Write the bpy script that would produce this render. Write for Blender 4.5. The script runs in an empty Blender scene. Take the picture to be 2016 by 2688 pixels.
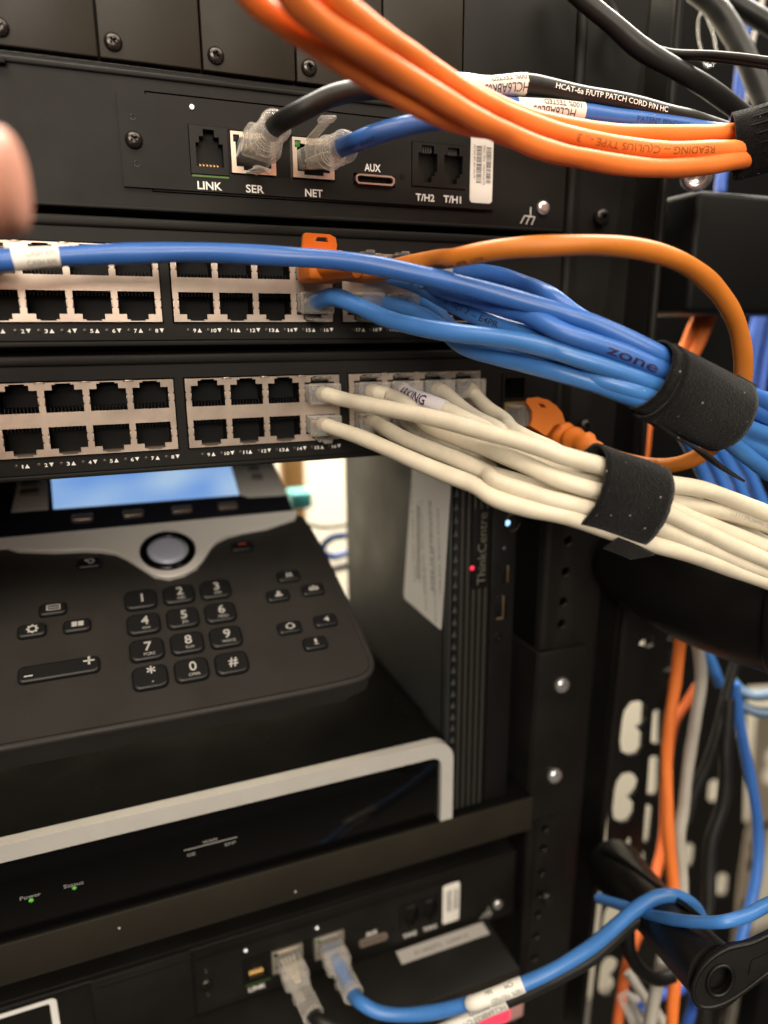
import bpy, bmesh, math, random
from mathutils import Vector, Matrix, noise
random.seed(7)
S = bpy.context.scene
COL = S.collection
MM = 0.001
V = Vector
# ---------------------------------------------------------------- camera model (solved from the rack's known dimensions, mm)
CAM = V((28.62982, -263.969202, 4.401915))
RX = V((0.930466, -0.36631, -0.007098))      # image right
DX = V((-0.095374, -0.223464, -0.970035))    # image down
FX = V((0.353747, 0.903261, -0.242863))      # forward
FPX = 1848.5746

def ray(u, v): return FX + RX * ((u - 1008) / FPX) + DX * ((v - 1344) / FPX)
def P(u, v, d): return CAM + ray(u, v) * d                    # point at optical depth d (mm)
def PY(u, v, y):                                              # point on the plane Y = y
    r = ray(u, v); return CAM + r * ((y - CAM.y) / r.y)
def PX(u, v, x):
    r = ray(u, v); return CAM + r * ((x - CAM.x) / r.x)
def uv(p):
    q = p - CAM; z = q.dot(FX)
    return (1008 + FPX * q.dot(RX) / z, 1344 + FPX * q.dot(DX) / z, z)
CROP = {'R1': (0, 0, .6076), 'R2': (1008, 0, .6076), 'R3': (0, 500, .6076), 'R4': (1008, 500, .6076), 'R6': (1008, 1180, .6076),
        'R7': (0, 1900, .6076), 'R8': (1008, 1900, .6076), 'C1': (580, 0, .42194), 'C2': (1240, 180, .46775), 'C3': (760, 600, .42194),
        'C4': (1300, 700, .43159), 'C5': (1500, 1150, .31103), 'C6': (1300, 0, .43159), 'C7': (700, 2300, .36166), 'C9': (780, 960, .36166),
        'CA': (1200, 1050, .30138), 'CB': (0, 550, .30138), 'CD': (1616, 800, .2411), 'CE': (1616, 1650, .2411), 'CF': (1516, 2150, .3014),
        'CG': (1600, 0, .25075), 'S': (0, 0, 1.)}
def K(c, *pts):
    x0, y0, k = CROP[c]
    return [P(x0 + k * x, y0 + k * y, d) for x, y, d in pts]
def KY(c, y, *pts):
    x0, y0, k = CROP[c]
    return [PY(x0 + k * a, y0 + k * b, y) for a, b in pts]

# ---------------------------------------------------------------- materials
MATS = {}
def mat(name, col, rough=.5, metal=0., spec=.5, bump=0., bscale=400., var=0., vscale=60., emis=None, estr=0., trans=0., coat=0., ior=1.45, speck=None, sheen=0., bd=.00012):
    if name in MATS: return MATS[name]
    m = bpy.data.materials.new(name); m.use_nodes = True
    nt = m.node_tree; N = nt.nodes; L = nt.links
    b = N['Principled BSDF']
    b.inputs['Base Color'].default_value = (*col, 1)
    b.inputs['Roughness'].default_value = rough
    b.inputs['Metallic'].default_value = metal
    b.inputs['Specular IOR Level'].default_value = spec
    b.inputs['IOR'].default_value = ior
    b.inputs['Transmission Weight'].default_value = trans
    b.inputs['Coat Weight'].default_value = coat
    b.inputs['Sheen Weight'].default_value = sheen
    if emis:
        b.inputs['Emission Color'].default_value = (*emis, 1); b.inputs['Emission Strength'].default_value = estr
    tc = N.new('ShaderNodeTexCoord')
    if var or speck:
        n = N.new('ShaderNodeTexNoise'); n.inputs['Scale'].default_value = vscale; n.inputs['Detail'].default_value = 6
        n.inputs['Roughness'].default_value = .65
        L.new(tc.outputs['Object'], n.inputs['Vector'])
        r = N.new('ShaderNodeMapRange'); r.inputs['From Min'].default_value = .3; r.inputs['From Max'].default_value = .7
        r.inputs['To Min'].default_value = 1 - var; r.inputs['To Max'].default_value = 1 + var * .6
        L.new(n.outputs['Fac'], r.inputs['Value'])
        mx = N.new('ShaderNodeMix'); mx.data_type = 'RGBA'; mx.blend_type = 'MULTIPLY'; mx.inputs['Factor'].default_value = 1
        mx.inputs['A'].default_value = (*col, 1); L.new(r.outputs['Result'], mx.inputs['B'])
        out = mx.outputs['Result']
        rr = N.new('ShaderNodeMapRange'); rr.inputs['From Min'].default_value = .3; rr.inputs['From Max'].default_value = .7
        rr.inputs['To Min'].default_value = rough * .85; rr.inputs['To Max'].default_value = min(1, rough * 1.2)
        L.new(n.outputs['Fac'], rr.inputs['Value']); L.new(rr.outputs['Result'], b.inputs['Roughness'])
        if speck:
            sc, th, scol = speck
            vn = N.new('ShaderNodeTexVoronoi'); vn.inputs['Scale'].default_value = sc; L.new(tc.outputs['Object'], vn.inputs['Vector'])
            lt = N.new('ShaderNodeMath'); lt.operation = 'LESS_THAN'; L.new(vn.outputs['Distance'], lt.inputs[0])
            ml = N.new('ShaderNodeMath'); ml.operation = 'MULTIPLY'; ml.inputs[1].default_value = th
            sp = N.new('ShaderNodeSeparateColor'); L.new(vn.outputs['Color'], sp.inputs[0])
            pw = N.new('ShaderNodeMath'); pw.operation = 'POWER'; pw.inputs[1].default_value = 6.
            L.new(sp.outputs[0], pw.inputs[0]); L.new(pw.outputs[0], ml.inputs[0]); L.new(ml.outputs[0], lt.inputs[1])
            m2 = N.new('ShaderNodeMix'); m2.data_type = 'RGBA'; L.new(lt.outputs[0], m2.inputs['Factor'])
            L.new(out, m2.inputs['A']); m2.inputs['B'].default_value = (*scol, 1); out = m2.outputs['Result']
        L.new(out, b.inputs['Base Color'])
    if bump:
        n2 = N.new('ShaderNodeTexNoise'); n2.inputs['Scale'].default_value = bscale; n2.inputs['Detail'].default_value = 3
        L.new(tc.outputs['Object'], n2.inputs['Vector'])
        bp = N.new('ShaderNodeBump'); bp.inputs['Strength'].default_value = min(1, bump); bp.inputs['Distance'].default_value = bd
        L.new(n2.outputs['Fac'], bp.inputs['Height']); L.new(bp.outputs['Normal'], b.inputs['Normal'])
    MATS[name] = m
    return m
DUST = (.35, .33, .3)
M_black = mat('black_powder_coat', (.0085, .0077, .0068), .52, spec=.24, bump=.3, bscale=2600, var=.18, vscale=30, speck=(520, .035, (.09, .085, .075)))
M_blackpl = mat('black_plastic', (.006, .0056, .0052), .42, spec=.3, bump=.12, bscale=1800, var=.15)
M_dark = mat('dark_socket_plastic', (.0035, .0035, .0035), .5, spec=.2)
M_plate = mat('slot_cover_paint', (.021, .0172, .0125), .46, spec=.3, bump=.3, bscale=1700, var=.15, vscale=25)
M_gloss = mat('glossy_black', (.0025, .0025, .0025), .1, spec=.4)
M_rubber = mat('phone_charcoal_plastic', (.021, .019, .017), .55, spec=.3, bump=.2, bscale=2400, var=.12, vscale=40, speck=(380, .05, (.12, .11, .1)))
M_router = mat('router_black_plastic', (.003, .003, .0027), .65, spec=.06, bump=.2, bscale=1500, var=.2, vscale=30, speck=(420, .09, (.16, .15, .14)))
M_key = mat('phone_key_rubber', (.007, .007, .0075), .4, spec=.4)
M_nickel = mat('nickel_shield', (.57, .465, .39), .34, metal=.72, var=.22, vscale=45, bump=.06, bscale=900)
M_gold = mat('gold_contact', (.6, .38, .14), .45, metal=1.)
M_steel = mat('bright_zinc', (.8, .8, .82), .25, metal=.85)
M_bscrew = mat('black_oxide_screw', (.05, .045, .042), .25, metal=.8)
M_silver = mat('silver_paint', (.5, .485, .46), .34, metal=.2, var=.06, bump=.08, bscale=900)
M_wing = mat('phone_silver', (.72, .7, .66), .33, metal=.15, bump=.05, bscale=1200)
M_white = mat('white_print', (.78, .77, .74), .6)
M_greyprint = mat('grey_print', (.28, .28, .27), .6)
M_dimprint = mat('dim_print', (.09, .088, .085), .5)
M_label = mat('white_label_paper', (.74, .72, .67), .55, var=.04)
M_glabel = mat('grey_label_film', (.44, .42, .4), .5, var=.06)
M_ink = mat('black_ink', (.02, .02, .022), .5)
M_pink = mat('purple_black_marker', (.03, .012, .05), .4)
M_orange = mat('orange_cable_jacket', (.76, .185, .036), .5, spec=.28, var=.07, vscale=70, bump=.08, bscale=260)
M_orange2 = mat('ochre_orange_jacket', (.5, .155, .02), .44, spec=.35, var=.12, vscale=70, bump=.12, bscale=220, speck=(330, .06, (.3, .1, .03)))
M_boot = mat('orange_rubber_boot', (.72, .19, .025), .52, spec=.3, var=.06)
M_blue = mat('blue_cable_jacket', (.036, .13, .43), .34, var=.1, vscale=80, bump=.12, bscale=240)
M_blue2 = mat('light_blue_cable_jacket', (.048, .175, .48), .32, speck=(230, .05, (.4, .55, .75)), var=.1, vscale=80, bump=.14, bscale=260)  # pale specks paint glints into the jacket colour
M_blue3 = mat('deep_blue_cable_jacket', (.035, .1, .42), .36, var=.08, vscale=80, bump=.1)
M_whitec = mat('cream_cable_jacket', (.64, .58, .46), .45, spec=.35, var=.14, vscale=75, bump=.16, bscale=240, speck=(300, .07, (.22, .19, .15)))
M_blackc = mat('black_cable_jacket', (.012, .012, .0115), .42, spec=.32, var=.12, bump=.12, bscale=240)
M_grey = mat('grey_cable_jacket', (.36, .34, .3), .45, var=.06)
M_ltblue = mat('greyish_blue_jacket', (.08, .14, .22), .3)
M_velcro = mat('black_hook_and_loop', (.0055, .0055, .0058), 1., spec=.1, bump=1., bscale=1900, var=.9, vscale=650, speck=(480, .15, (.4, .39, .37)), sheen=.12, bd=.0005)
def clear_mat(name, col, dif, tint):
    m = bpy.data.materials.new(name); m.use_nodes = True; nt = m.node_tree; N = nt.nodes; L = nt.links
    b = N['Principled BSDF']; b.inputs['Base Color'].default_value = (*col, 1); b.inputs['Roughness'].default_value = .12; b.inputs['Specular IOR Level'].default_value = .9
    tr = N.new('ShaderNodeBsdfTransparent'); tr.inputs['Color'].default_value = (*tint, 1)
    lw = N.new('ShaderNodeLayerWeight'); lw.inputs['Blend'].default_value = .35
    mr = N.new('ShaderNodeMapRange'); mr.inputs['To Min'].default_value = dif; mr.inputs['To Max'].default_value = .62; L.new(lw.outputs['Facing'], mr.inputs['Value'])
    n = N.new('ShaderNodeTexNoise'); n.inputs['Scale'].default_value = 150; tc = N.new('ShaderNodeTexCoord'); L.new(tc.outputs['Object'], n.inputs['Vector'])
    bp = N.new('ShaderNodeBump'); bp.inputs['Strength'].default_value = .3; bp.inputs['Distance'].default_value = .0005; L.new(n.outputs['Fac'], bp.inputs['Height']); L.new(bp.outputs['Normal'], b.inputs['Normal'])
    ms = N.new('ShaderNodeMixShader'); L.new(mr.outputs['Result'], ms.inputs[0]); L.new(tr.outputs[0], ms.inputs[1]); L.new(b.outputs[0], ms.inputs[2]); L.new(ms.outputs[0], N['Material Output'].inputs['Surface'])
    return m
M_clear = clear_mat('clear_polycarbonate', (.85, .82, .78), .07, (.96, .95, .93))
M_smoke = clear_mat('smoky_clear_polycarbonate', (.35, .33, .3), .3, (.8, .78, .75))
M_skin = mat('skin', (.56, .25, .17), .55, var=.22, vscale=90, bump=.3, bscale=900)
M_wall = mat('cream_wall_paint', (.78, .72, .58), .8, var=.03, vscale=3)
M_wood = mat('wood_trim', (.5, .27, .09), .5, var=.15, vscale=12)
M_teal = mat('teal_plastic', (.1, .42, .4), .4)
M_floor = mat('floor_tile', (.07, .062, .052), .6, var=.1, vscale=5)
M_led = mat('led_blue_lit', (.3, .5, .9), .4, emis=(.35, .6, 1.), estr=2.2)
M_red = mat('red_nub_lit', (.6, .02, .05), .4, emis=(1., .03, .09), estr=.8)
M_green = mat('green_led_lit', (.1, .4, .05), .4, emis=(.25, .9, .1), estr=.12)
M_greendk = mat('green_led_lens', (.03, .16, .03), .2)
M_redlit = mat('red_display_lit', (.5, .05, .08), .3, emis=(1., .04, .1), estr=1.1)
M_pinkpl = mat('pink_translucent_plastic', (.55, .3, .28), .4)
M_amber = mat('led_lens_dark', (.035, .03, .026), .25)
M_lip = mat('shelf_lip_paint', (.019, .0162, .012), .6, spec=.15, bump=.3, bscale=1500, var=.15, vscale=25)
M_tan = mat('tan_painted_steel', (.26, .22, .165), .5, var=.08, vscale=15)
M_handle = mat('matte_black_arm', (.0055, .005, .0046), .42, spec=.3, bump=.2, bscale=1600, var=.15)

def screen_mat():
    m = bpy.data.materials.new('lit_lcd'); m.use_nodes = True; nt = m.node_tree; N = nt.nodes; L = nt.links
    b = N['Principled BSDF']; b.inputs['Base Color'].default_value = (.02, .05, .1, 1); b.inputs['Roughness'].default_value = .25
    tc = N.new('ShaderNodeTexCoord'); n = N.new('ShaderNodeTexNoise'); n.inputs['Scale'].default_value = 26; n.inputs['Detail'].default_value = 1
    L.new(tc.outputs['Object'], n.inputs['Vector'])
    r = N.new('ShaderNodeValToRGB'); e = r.color_ramp.elements
    e[0].position = .35; e[0].color = (.14, .36, .92, 1); e[1].position = .68; e[1].color = (.5, .72, 1., 1)  # soft pale clouds in the glow imitate a reflection on the screen
    L.new(n.outputs['Fac'], r.inputs['Fac']); L.new(r.outputs['Color'], b.inputs['Emission Color']); b.inputs['Emission Strength'].default_value = .85
    return m
M_lcd = screen_mat()

# ---------------------------------------------------------------- mesh builder (world mm)
class MB:
    def __init__(s): s.v = []; s.f = []; s.m = []; s.sm = []
    def add(s, vs, fs, mi=0, smooth=False, X=None):
        o = len(s.v)
        s.v += [(X @ V(p)) if X is not None else V(p) for p in vs]
        s.f += [tuple(i + o for i in f) for f in fs]; s.m += [mi] * len(fs); s.sm += [smooth] * len(fs)
    def box(s, x0, x1, y0, y1, z0, z1, bev=0., mi=0, X=None, seg=2):
        bm = bmesh.new(); bmesh.ops.create_cube(bm, size=1)
        for w in bm.verts: w.co = V(((x0 + x1) / 2 + w.co.x * (x1 - x0), (y0 + y1) / 2 + w.co.y * (y1 - y0), (z0 + z1) / 2 + w.co.z * (z1 - z0)))
        if bev: bmesh.ops.bevel(bm, geom=list(bm.edges), offset=bev, segments=seg, profile=.5, affect='EDGES')
        s.harvest(bm, mi, bool(bev), X)
    def harvest(s, bm, mi=0, smooth=False, X=None):
        bm.verts.index_update(); s.add([w.co.copy() for w in bm.verts], [[w.index for w in f.verts] for f in bm.faces], mi, smooth, X); bm.free()
    def cyl(s, c, ax, r, h, seg=24, mi=0, r2=None, X=None, cap=True, smooth=True):
        c = V(c); ax = V(ax).normalized(); q = ax.to_track_quat('Z', 'Y').to_matrix()
        r2 = r if r2 is None else r2; vs = []
        for k in range(seg):
            a = 2 * math.pi * k / seg; e = q @ V((math.cos(a), math.sin(a), 0)); vs.append(c + e * r); vs.append(c + e * r2 + ax * h)
        s.add(vs, [(2 * k, 2 * ((k + 1) % seg), 2 * ((k + 1) % seg) + 1, 2 * k + 1) for k in range(seg)], mi, smooth, X)
        if cap: s.add(vs, [tuple(2 * k for k in reversed(range(seg))), tuple(2 * k + 1 for k in range(seg))], mi, False, X)
    def lathe(s, c, ax, prof, seg=28, mi=0, X=None):
        c = V(c); ax = V(ax).normalized(); q = ax.to_track_quat('Z', 'Y').to_matrix(); n = len(prof); vs = []
        for k in range(seg):
            a = 2 * math.pi * k / seg; e = q @ V((math.cos(a), math.sin(a), 0))
            vs += [c + e * r + ax * h for r, h in prof]
        s.add(vs, [(k * n + i, ((k + 1) % seg) * n + i, ((k + 1) % seg) * n + i + 1, k * n + i + 1) for k in range(seg) for i in range(n - 1)], mi, True, X)
    def grid(s, xs, zs, solid, y0, y1, mi=0, X=None):     # solid plate from cells, in XZ
        nx, nz = len(xs) - 1, len(zs) - 1
        ok = [[solid((xs[i] + xs[i + 1]) / 2, (zs[j] + zs[j + 1]) / 2) for j in range(nz)] for i in range(nx)]
        g = lambda i, j: 0 <= i < nx and 0 <= j < nz and ok[i][j]
        vs = []; fs = []
        def q(a, b, c, d): o = len(vs); vs.extend((a, b, c, d)); fs.append((o, o + 1, o + 2, o + 3))
        for i in range(nx):
            for j in range(nz):
                if not ok[i][j]: continue
                a, b, c, d = xs[i], xs[i + 1], zs[j], zs[j + 1]
                q((a, y0, c), (b, y0, c), (b, y0, d), (a, y0, d)); q((a, y1, d), (b, y1, d), (b, y1, c), (a, y1, c))
                if not g(i - 1, j): q((a, y1, c), (a, y0, c), (a, y0, d), (a, y1, d))
                if not g(i + 1, j): q((b, y0, c), (b, y1, c), (b, y1, d), (b, y0, d))
                if not g(i, j - 1): q((a, y1, c), (b, y1, c), (b, y0, c), (a, y0, c))
                if not g(i, j + 1): q((a, y0, d), (b, y0, d), (b, y1, d), (a, y1, d))
        s.add(vs, fs, mi, False, X)
    def plate(s, x0, x1, z0, z1, holes, y0, y1, mi=0, X=None):
        xs = sorted({x0, x1, *[min(max(h[k], x0), x1) for h in holes for k in (0, 1)]}); zs = sorted({z0, z1, *[min(max(h[k], z0), z1) for h in holes for k in (2, 3)]})
        s.grid(xs, zs, lambda x, z: not any(h[0] < x < h[1] and h[2] < z < h[3] for h in holes), y0, y1, mi, X)
    def shape(s, outer, holes, F, thick, mi=0, X=None, smooth=False):   # filled 2D outline with holes, F maps (x, y, t) to mm
        cu = bpy.data.curves.new('t', 'CURVE'); cu.dimensions = '2D'; cu.fill_mode = 'BOTH'; cu.extrude = thick / 2
        for pl in [outer] + list(holes):
            sp = cu.splines.new('POLY'); sp.points.add(len(pl) - 1); sp.use_cyclic_u = True
            for p, q in zip(sp.points, pl): p.co = (q[0], q[1], 0, 1)
        ob = bpy.data.objects.new('t', cu); me = ob.to_mesh()
        s.add([F(*v.co) for v in me.vertices], [tuple(p.vertices) for p in me.polygons], mi, smooth, X)
        ob.to_mesh_clear(); bpy.data.objects.remove(ob); bpy.data.curves.remove(cu)
    def build(s, name, mats, parent=None, origin=None, weld=True):
        me = bpy.data.meshes.new(name)
        root = ORG[parent.name] if parent else V(origin if origin is not None else (s.v[0] if s.v else (0, 0, 0)))
        me.from_pydata([((p - root) * MM)[:] for p in s.v], [], s.f)
        mats = mats if isinstance(mats, (list, tuple)) else [mats]
        for m in mats: me.materials.append(m)
        me.polygons.foreach_set('material_index', s.m); me.polygons.foreach_set('use_smooth', s.sm)
        me.update()
        o = bpy.data.objects.new(name, me); COL.objects.link(o)
        if parent: o.parent = parent
        else: o.location = root * MM
        ORG[o.name] = root
        return o
ORG = {}
def tag(o, label=None, cat=None, group=None, kind=None):
    if label: o['label'] = label
    if cat: o['category'] = cat
    if group: o['group'] = group
    if kind: o['kind'] = kind
    return o
def thing(name, loc, label, cat, group=None):
    o = bpy.data.objects.new(name, None); COL.objects.link(o); loc = V(loc); o.location = loc * MM; o.empty_display_size = .01
    ORG[o.name] = loc
    return tag(o, label, cat, group)
def place(name, me, parent, loc, rot=None):                    # a shared-mesh part, placed in world mm under its thing
    o = bpy.data.objects.new(name, me); COL.objects.link(o); o.parent = parent
    o.location = (V(loc) - ORG[parent.name]) * MM
    if rot is not None: o.rotation_euler = rot.to_euler()
    ORG[o.name] = V(loc)
    return o

# ---------------------------------------------------------------- text
TC = {}
def text2d(body, bold=0.):
    if (body, bold) in TC: return TC[body, bold]
    cu = bpy.data.curves.new('t', 'FONT'); cu.body = body; cu.size = 1; cu.offset = bold; cu.resolution_u = 3
    ob = bpy.data.objects.new('t', cu); me = ob.to_mesh()
    vs = [(v.co.x, v.co.y) for v in me.vertices]; fs = [tuple(p.vertices) for p in me.polygons]
    ob.to_mesh_clear(); bpy.data.objects.remove(ob); bpy.data.curves.remove(cu)
    x0 = min(v[0] for v in vs); x1 = max(v[0] for v in vs)
    TC[body, bold] = ([(x - x0, y) for x, y in vs], fs, x1 - x0)
    return TC[body, bold]
def text(mb, body, o, ex, ey, h=None, w=None, bold=0., mi=0, center=False, off=.06):
    vs, fs, W = text2d(body, bold); ex = V(ex).normalized(); ey = V(ey).normalized(); n = ex.cross(ey)
    sy = h / .72 if h else w / W; sx = w / W if w else sy
    o = V(o) - (ex * (W * sx / 2) if center else V())
    mb.add([o + ex * (x * sx) + ey * (y * sy) + n * off for x, y in vs], fs, mi)
X1 = V((1, 0, 0)); Z1 = V((0, 0, 1)); Y1 = V((0, 1, 0))

# ---------------------------------------------------------------- tubes
def spline(pts, step=1.6):
    P_ = [pts[0] * 2 - pts[1]] + list(pts) + [pts[-1] * 2 - pts[-2]]; out = []
    for i in range(1, len(P_) - 2):
        a, b, c, d = P_[i - 1:i + 3]; L = (c - b).length; n = max(2, int(L / step))
        t0 = 0; t1 = max((b - a).length, 1e-3) ** .5; t2 = t1 + max(L, 1e-3) ** .5; t3 = t2 + max((d - c).length, 1e-3) ** .5
        for k in range(n):
            t = t1 + (t2 - t1) * k / n
            A1 = a * ((t1 - t) / (t1 - t0)) + b * ((t - t0) / (t1 - t0)); A2 = b * ((t2 - t) / (t2 - t1)) + c * ((t - t1) / (t2 - t1)); A3 = c * ((t3 - t) / (t3 - t2)) + d * ((t - t2) / (t3 - t2))
            B1 = A1 * ((t2 - t) / (t2 - t0)) + A2 * ((t - t0) / (t2 - t0)); B2 = A2 * ((t3 - t) / (t3 - t1)) + A3 * ((t - t1) / (t3 - t1))
            out.append(B1 * ((t2 - t) / (t2 - t1)) + B2 * ((t - t1) / (t2 - t1)))
    out.append(pts[-1].copy())
    for _ in range(3):
        out = [out[0]] + [(out[i - 1] + out[i] * 2 + out[i + 1]) / 4 for i in range(1, len(out) - 1)] + [out[-1]]
    return out
class Tube:
    def __init__(s, pts, r, lump=.03, seed=0, raw=False):
        s.p = pts if raw else spline(pts); s.r = r; n = len(s.p)
        s.t = [(s.p[min(i + 1, n - 1)] - s.p[max(i - 1, 0)]).normalized() for i in range(n)]
        s.L = [0.]
        for i in range(1, n): s.L.append(s.L[-1] + (s.p[i] - s.p[i - 1]).length)
        nrm = (s.t[0].orthogonal()).normalized(); s.n = []
        for i in range(n):
            nrm = (nrm - s.t[i] * nrm.dot(s.t[i])).normalized(); s.n.append(nrm.copy())
        s.rr = [r * (1 + lump * noise.noise(V((L / 9., seed * 7.3, 1.7))) * 1.6) for L in s.L]
        s.lump = lump; s.seed = seed
    def rad(s, i, a):      # slightly oval and twisted, like pairs pressing on a jacket
        return s.rr[i] * (1 + s.lump * .8 * math.cos(2 * a + s.L[i] / 6. + s.seed))
    def mesh(s, mb, seg=20, mi=0, caps=True, grow=0., s0=None, s1=None):
        idx = [i for i in range(len(s.p)) if (s0 is None or s.L[i] >= s0) and (s1 is None or s.L[i] <= s1)]
        vs = []
        for i in idx:
            b = s.t[i].cross(s.n[i])
            for k in range(seg):
                a = 2 * math.pi * k / seg; r = s.rad(i, a) + grow
                vs.append(s.p[i] + s.n[i] * (math.cos(a) * r) + b * (math.sin(a) * r))
        m = len(idx)
        mb.add(vs, [(i * seg + k, i * seg + (k + 1) % seg, (i + 1) * seg + (k + 1) % seg, (i + 1) * seg + k) for i in range(m - 1) for k in range(seg)], mi, True)
        if caps: mb.add(vs, [tuple(reversed(range(seg))), tuple((m - 1) * seg + k for k in range(seg))], mi)
    def at(s, L):
        L = min(max(L, 0), s.L[-1] - 1e-4)
        lo, hi = 0, len(s.L) - 1
        while hi - lo > 1:
            m = (lo + hi) // 2
            if s.L[m] <= L: lo = m
            else: hi = m
        f = (L - s.L[lo]) / (s.L[hi] - s.L[lo]); p = s.p[lo].lerp(s.p[hi], f); t = s.t[lo].lerp(s.t[hi], f).normalized()
        return p, t, lo
    def near(s, u, v):     # arc length whose picture position is closest
        best = min(range(len(s.p)), key=lambda i: (uv(s.p[i])[0] - u) ** 2 + (uv(s.p[i])[1] - v) ** 2); return s.L[best]
    def surf(s, L, arc, off):
        p, t, i = s.at(L); n = (CAM - p); n = (n - t * n.dot(t)).normalized(); b = t.cross(n)
        a = arc / s.r; d = n * math.cos(a) + b * math.sin(a)
        an = math.atan2(d.dot(s.t[i].cross(s.n[i])), d.dot(s.n[i]))
        return p + d * (s.rad(i, an) + off)
    def print(s, mb, body, L0, arc=0., h=1.6, flip=False, bold=0., mi=0, off=.07, wx=1.):
        vs, fs, W = text2d(body, bold); sy = h / .72
        bm = bmesh.new(); B = [bm.verts.new((x * sy * wx, y * sy, 0)) for x, y in vs]
        for f in fs:
            try: bm.faces.new([B[i] for i in f])
            except ValueError: pass
        for _ in range(3):
            e = [e for e in bm.edges if e.calc_length() > .6]
            if e: bmesh.ops.subdivide_edges(bm, edges=e, cuts=1)
        bmesh.ops.triangulate(bm, faces=list(bm.faces)); bm.verts.index_update()
        sg = -1 if flip else 1
        # t x n points up or down in the picture; make +y of the text point up
        p, t, i = s.at(L0); n = (CAM - p); b = t.cross(n); up = -1 if b.dot(DX) > 0 else 1
        rt = 1 if t.dot(RX) > 0 else -1
        out = []
        for w in bm.verts: out.append(s.surf(L0 + rt * sg * w.co.x, up * sg * (w.co.y - h / 2) + arc * up, off))
        fs2 = [[w.index for w in f.verts] for f in bm.faces]; bm.free()
        mb.add(out, fs2, mi)
CN = [0]
def clean(pts):
    pts = list(pts); i = 1
    while i < len(pts) - 1:
        a, b, c = (uv(pts[i + k]) for k in (-1, 0, 1))
        if (b[0] - a[0]) * (c[0] - b[0]) + (b[1] - a[1]) * (c[1] - b[1]) < 0 and math.hypot(c[0] - b[0], c[1] - b[1]) < 85 and a[2] < 330:
            pts[i:i + 2] = [(pts[i] + pts[i + 1]) / 2]; i = max(1, i - 1)
        else: i += 1
    return pts
def cable(name, pts, r, m, label, cat='cable', group=None, root=None, lump=.035, seg=20, part=None):
    CN[0] += 1; T = Tube(clean(pts), r, lump, CN[0]); mb = MB(); T.mesh(mb, seg)
    if root is not None: o = mb.build(part or 'cable_jacket', m, root)
    else: o = tag(mb.build(name, m), label, cat, group)
    return T, o
def printing(parent, T, items, m, name='printing'):
    mb = MB()
    for it in items: T.print(mb, **it)
    return mb.build(name, m, parent)

# ---------------------------------------------------------------- screws
def screw(c, r, h, m, parent=None, label=None, cat='screw', group=None, ax=(0, -1, 0), cross=True, rot=.4, name='screw'):
    mb = MB(); c = V(c); ax = V(ax).normalized()
    prof = [(r, 0), (r * .99, h * .35), (r * .9, h * .7), (r * .68, h * .93), (r * .42, h)]
    mb.lathe(c, ax, prof); q = ax.to_track_quat('Z', 'Y').to_matrix().to_4x4()
    X = Matrix.Translation(c + ax * (h)) @ q @ Matrix.Rotation(rot, 4, 'Z')
    rc = r * .42
    if cross:                                   # recessed cross with sloping walls
        w = r * .13; l = rc
        pts = [(w, w), (l, w), (l, -w), (w, -w), (w, -l), (-w, -l), (-w, -w), (-l, -w), (-l, w), (-w, w), (-w, l), (w, l)]
        ring = [(rc * math.cos(2 * math.pi * k / 28), rc * math.sin(2 * math.pi * k / 28)) for k in range(28)]
        mb.shape(ring + [], [pts], lambda x, y, t: V((x, y, min(t, 0))), .001, 0, X)
        n = len(pts); d = -r * .55
        vs = [V((x, y, 0)) for x, y in pts] + [V((x * .55, y * .55, d)) for x, y in pts]
        mb.add(vs, [(i, (i + 1) % n, n + (i + 1) % n, n + i) for i in range(n)] + [tuple(range(n, 2 * n))], 0, False, X)
    else: mb.cyl((0, 0, -.01), (0, 0, 1), rc, .01, X=X)
    if parent: return mb.build(name, m, parent)
    return tag(mb.build(name, m, origin=c), label, cat, group)

# ================================================================= SETTING
mb = MB(); mb.box(-2500, 4200, 900, 950, -1650, 1800); tag(mb.build('back_wall', M_wall), kind='structure')
mb = MB(); mb.box(-2500, 4200, -3000, 900, -1710, -1650); tag(mb.build('floor', M_floor), kind='structure')
LEFT, RIGHT = -215., 213.

# ================================================================= CARD CAGE (top)
cage = thing('card_cage', (0, 0, 88.9), 'black chassis of screwed-down blank slot covers along the top edge', 'rack chassis')
mb = MB(); mb.box(LEFT, 215, 3, 260, 87.2, 140, .5); mb.box(LEFT, 215, .2, 3, 85.4, 88.6, .4)
mb.box(165.2, 214.5, 0, 3, 89.2, 140, .3)
mb.build('chassis', M_black, cage)
xs = [-57.5 + 31.6 * i for i in range(8)]
xs = [5.5 - 31.6 * 2, 5.5 - 31.6, 5.5, 37.2, 68.8, 100.4, 132.4, 164.4]
for i in range(7):
    mb = MB(); a, b = xs[i] + .3, xs[i + 1] - .3
    mb.box(a, b, -1.2, 3, 89.4, 139, .35)
    c = mb.build('slot_cover', M_plate, cage)
    screw((a + 4.2, -1.2, 94.), 2.75, 1.6, M_bscrew, c, rot=[.2, .9, .5, .7, 1.1, .3, .8][i])
mb = MB(); mb.box(5.9, 10.6, -2.6, 0, 84.3, 86.2, .2); mb.build('catch', M_black, cage)

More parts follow.
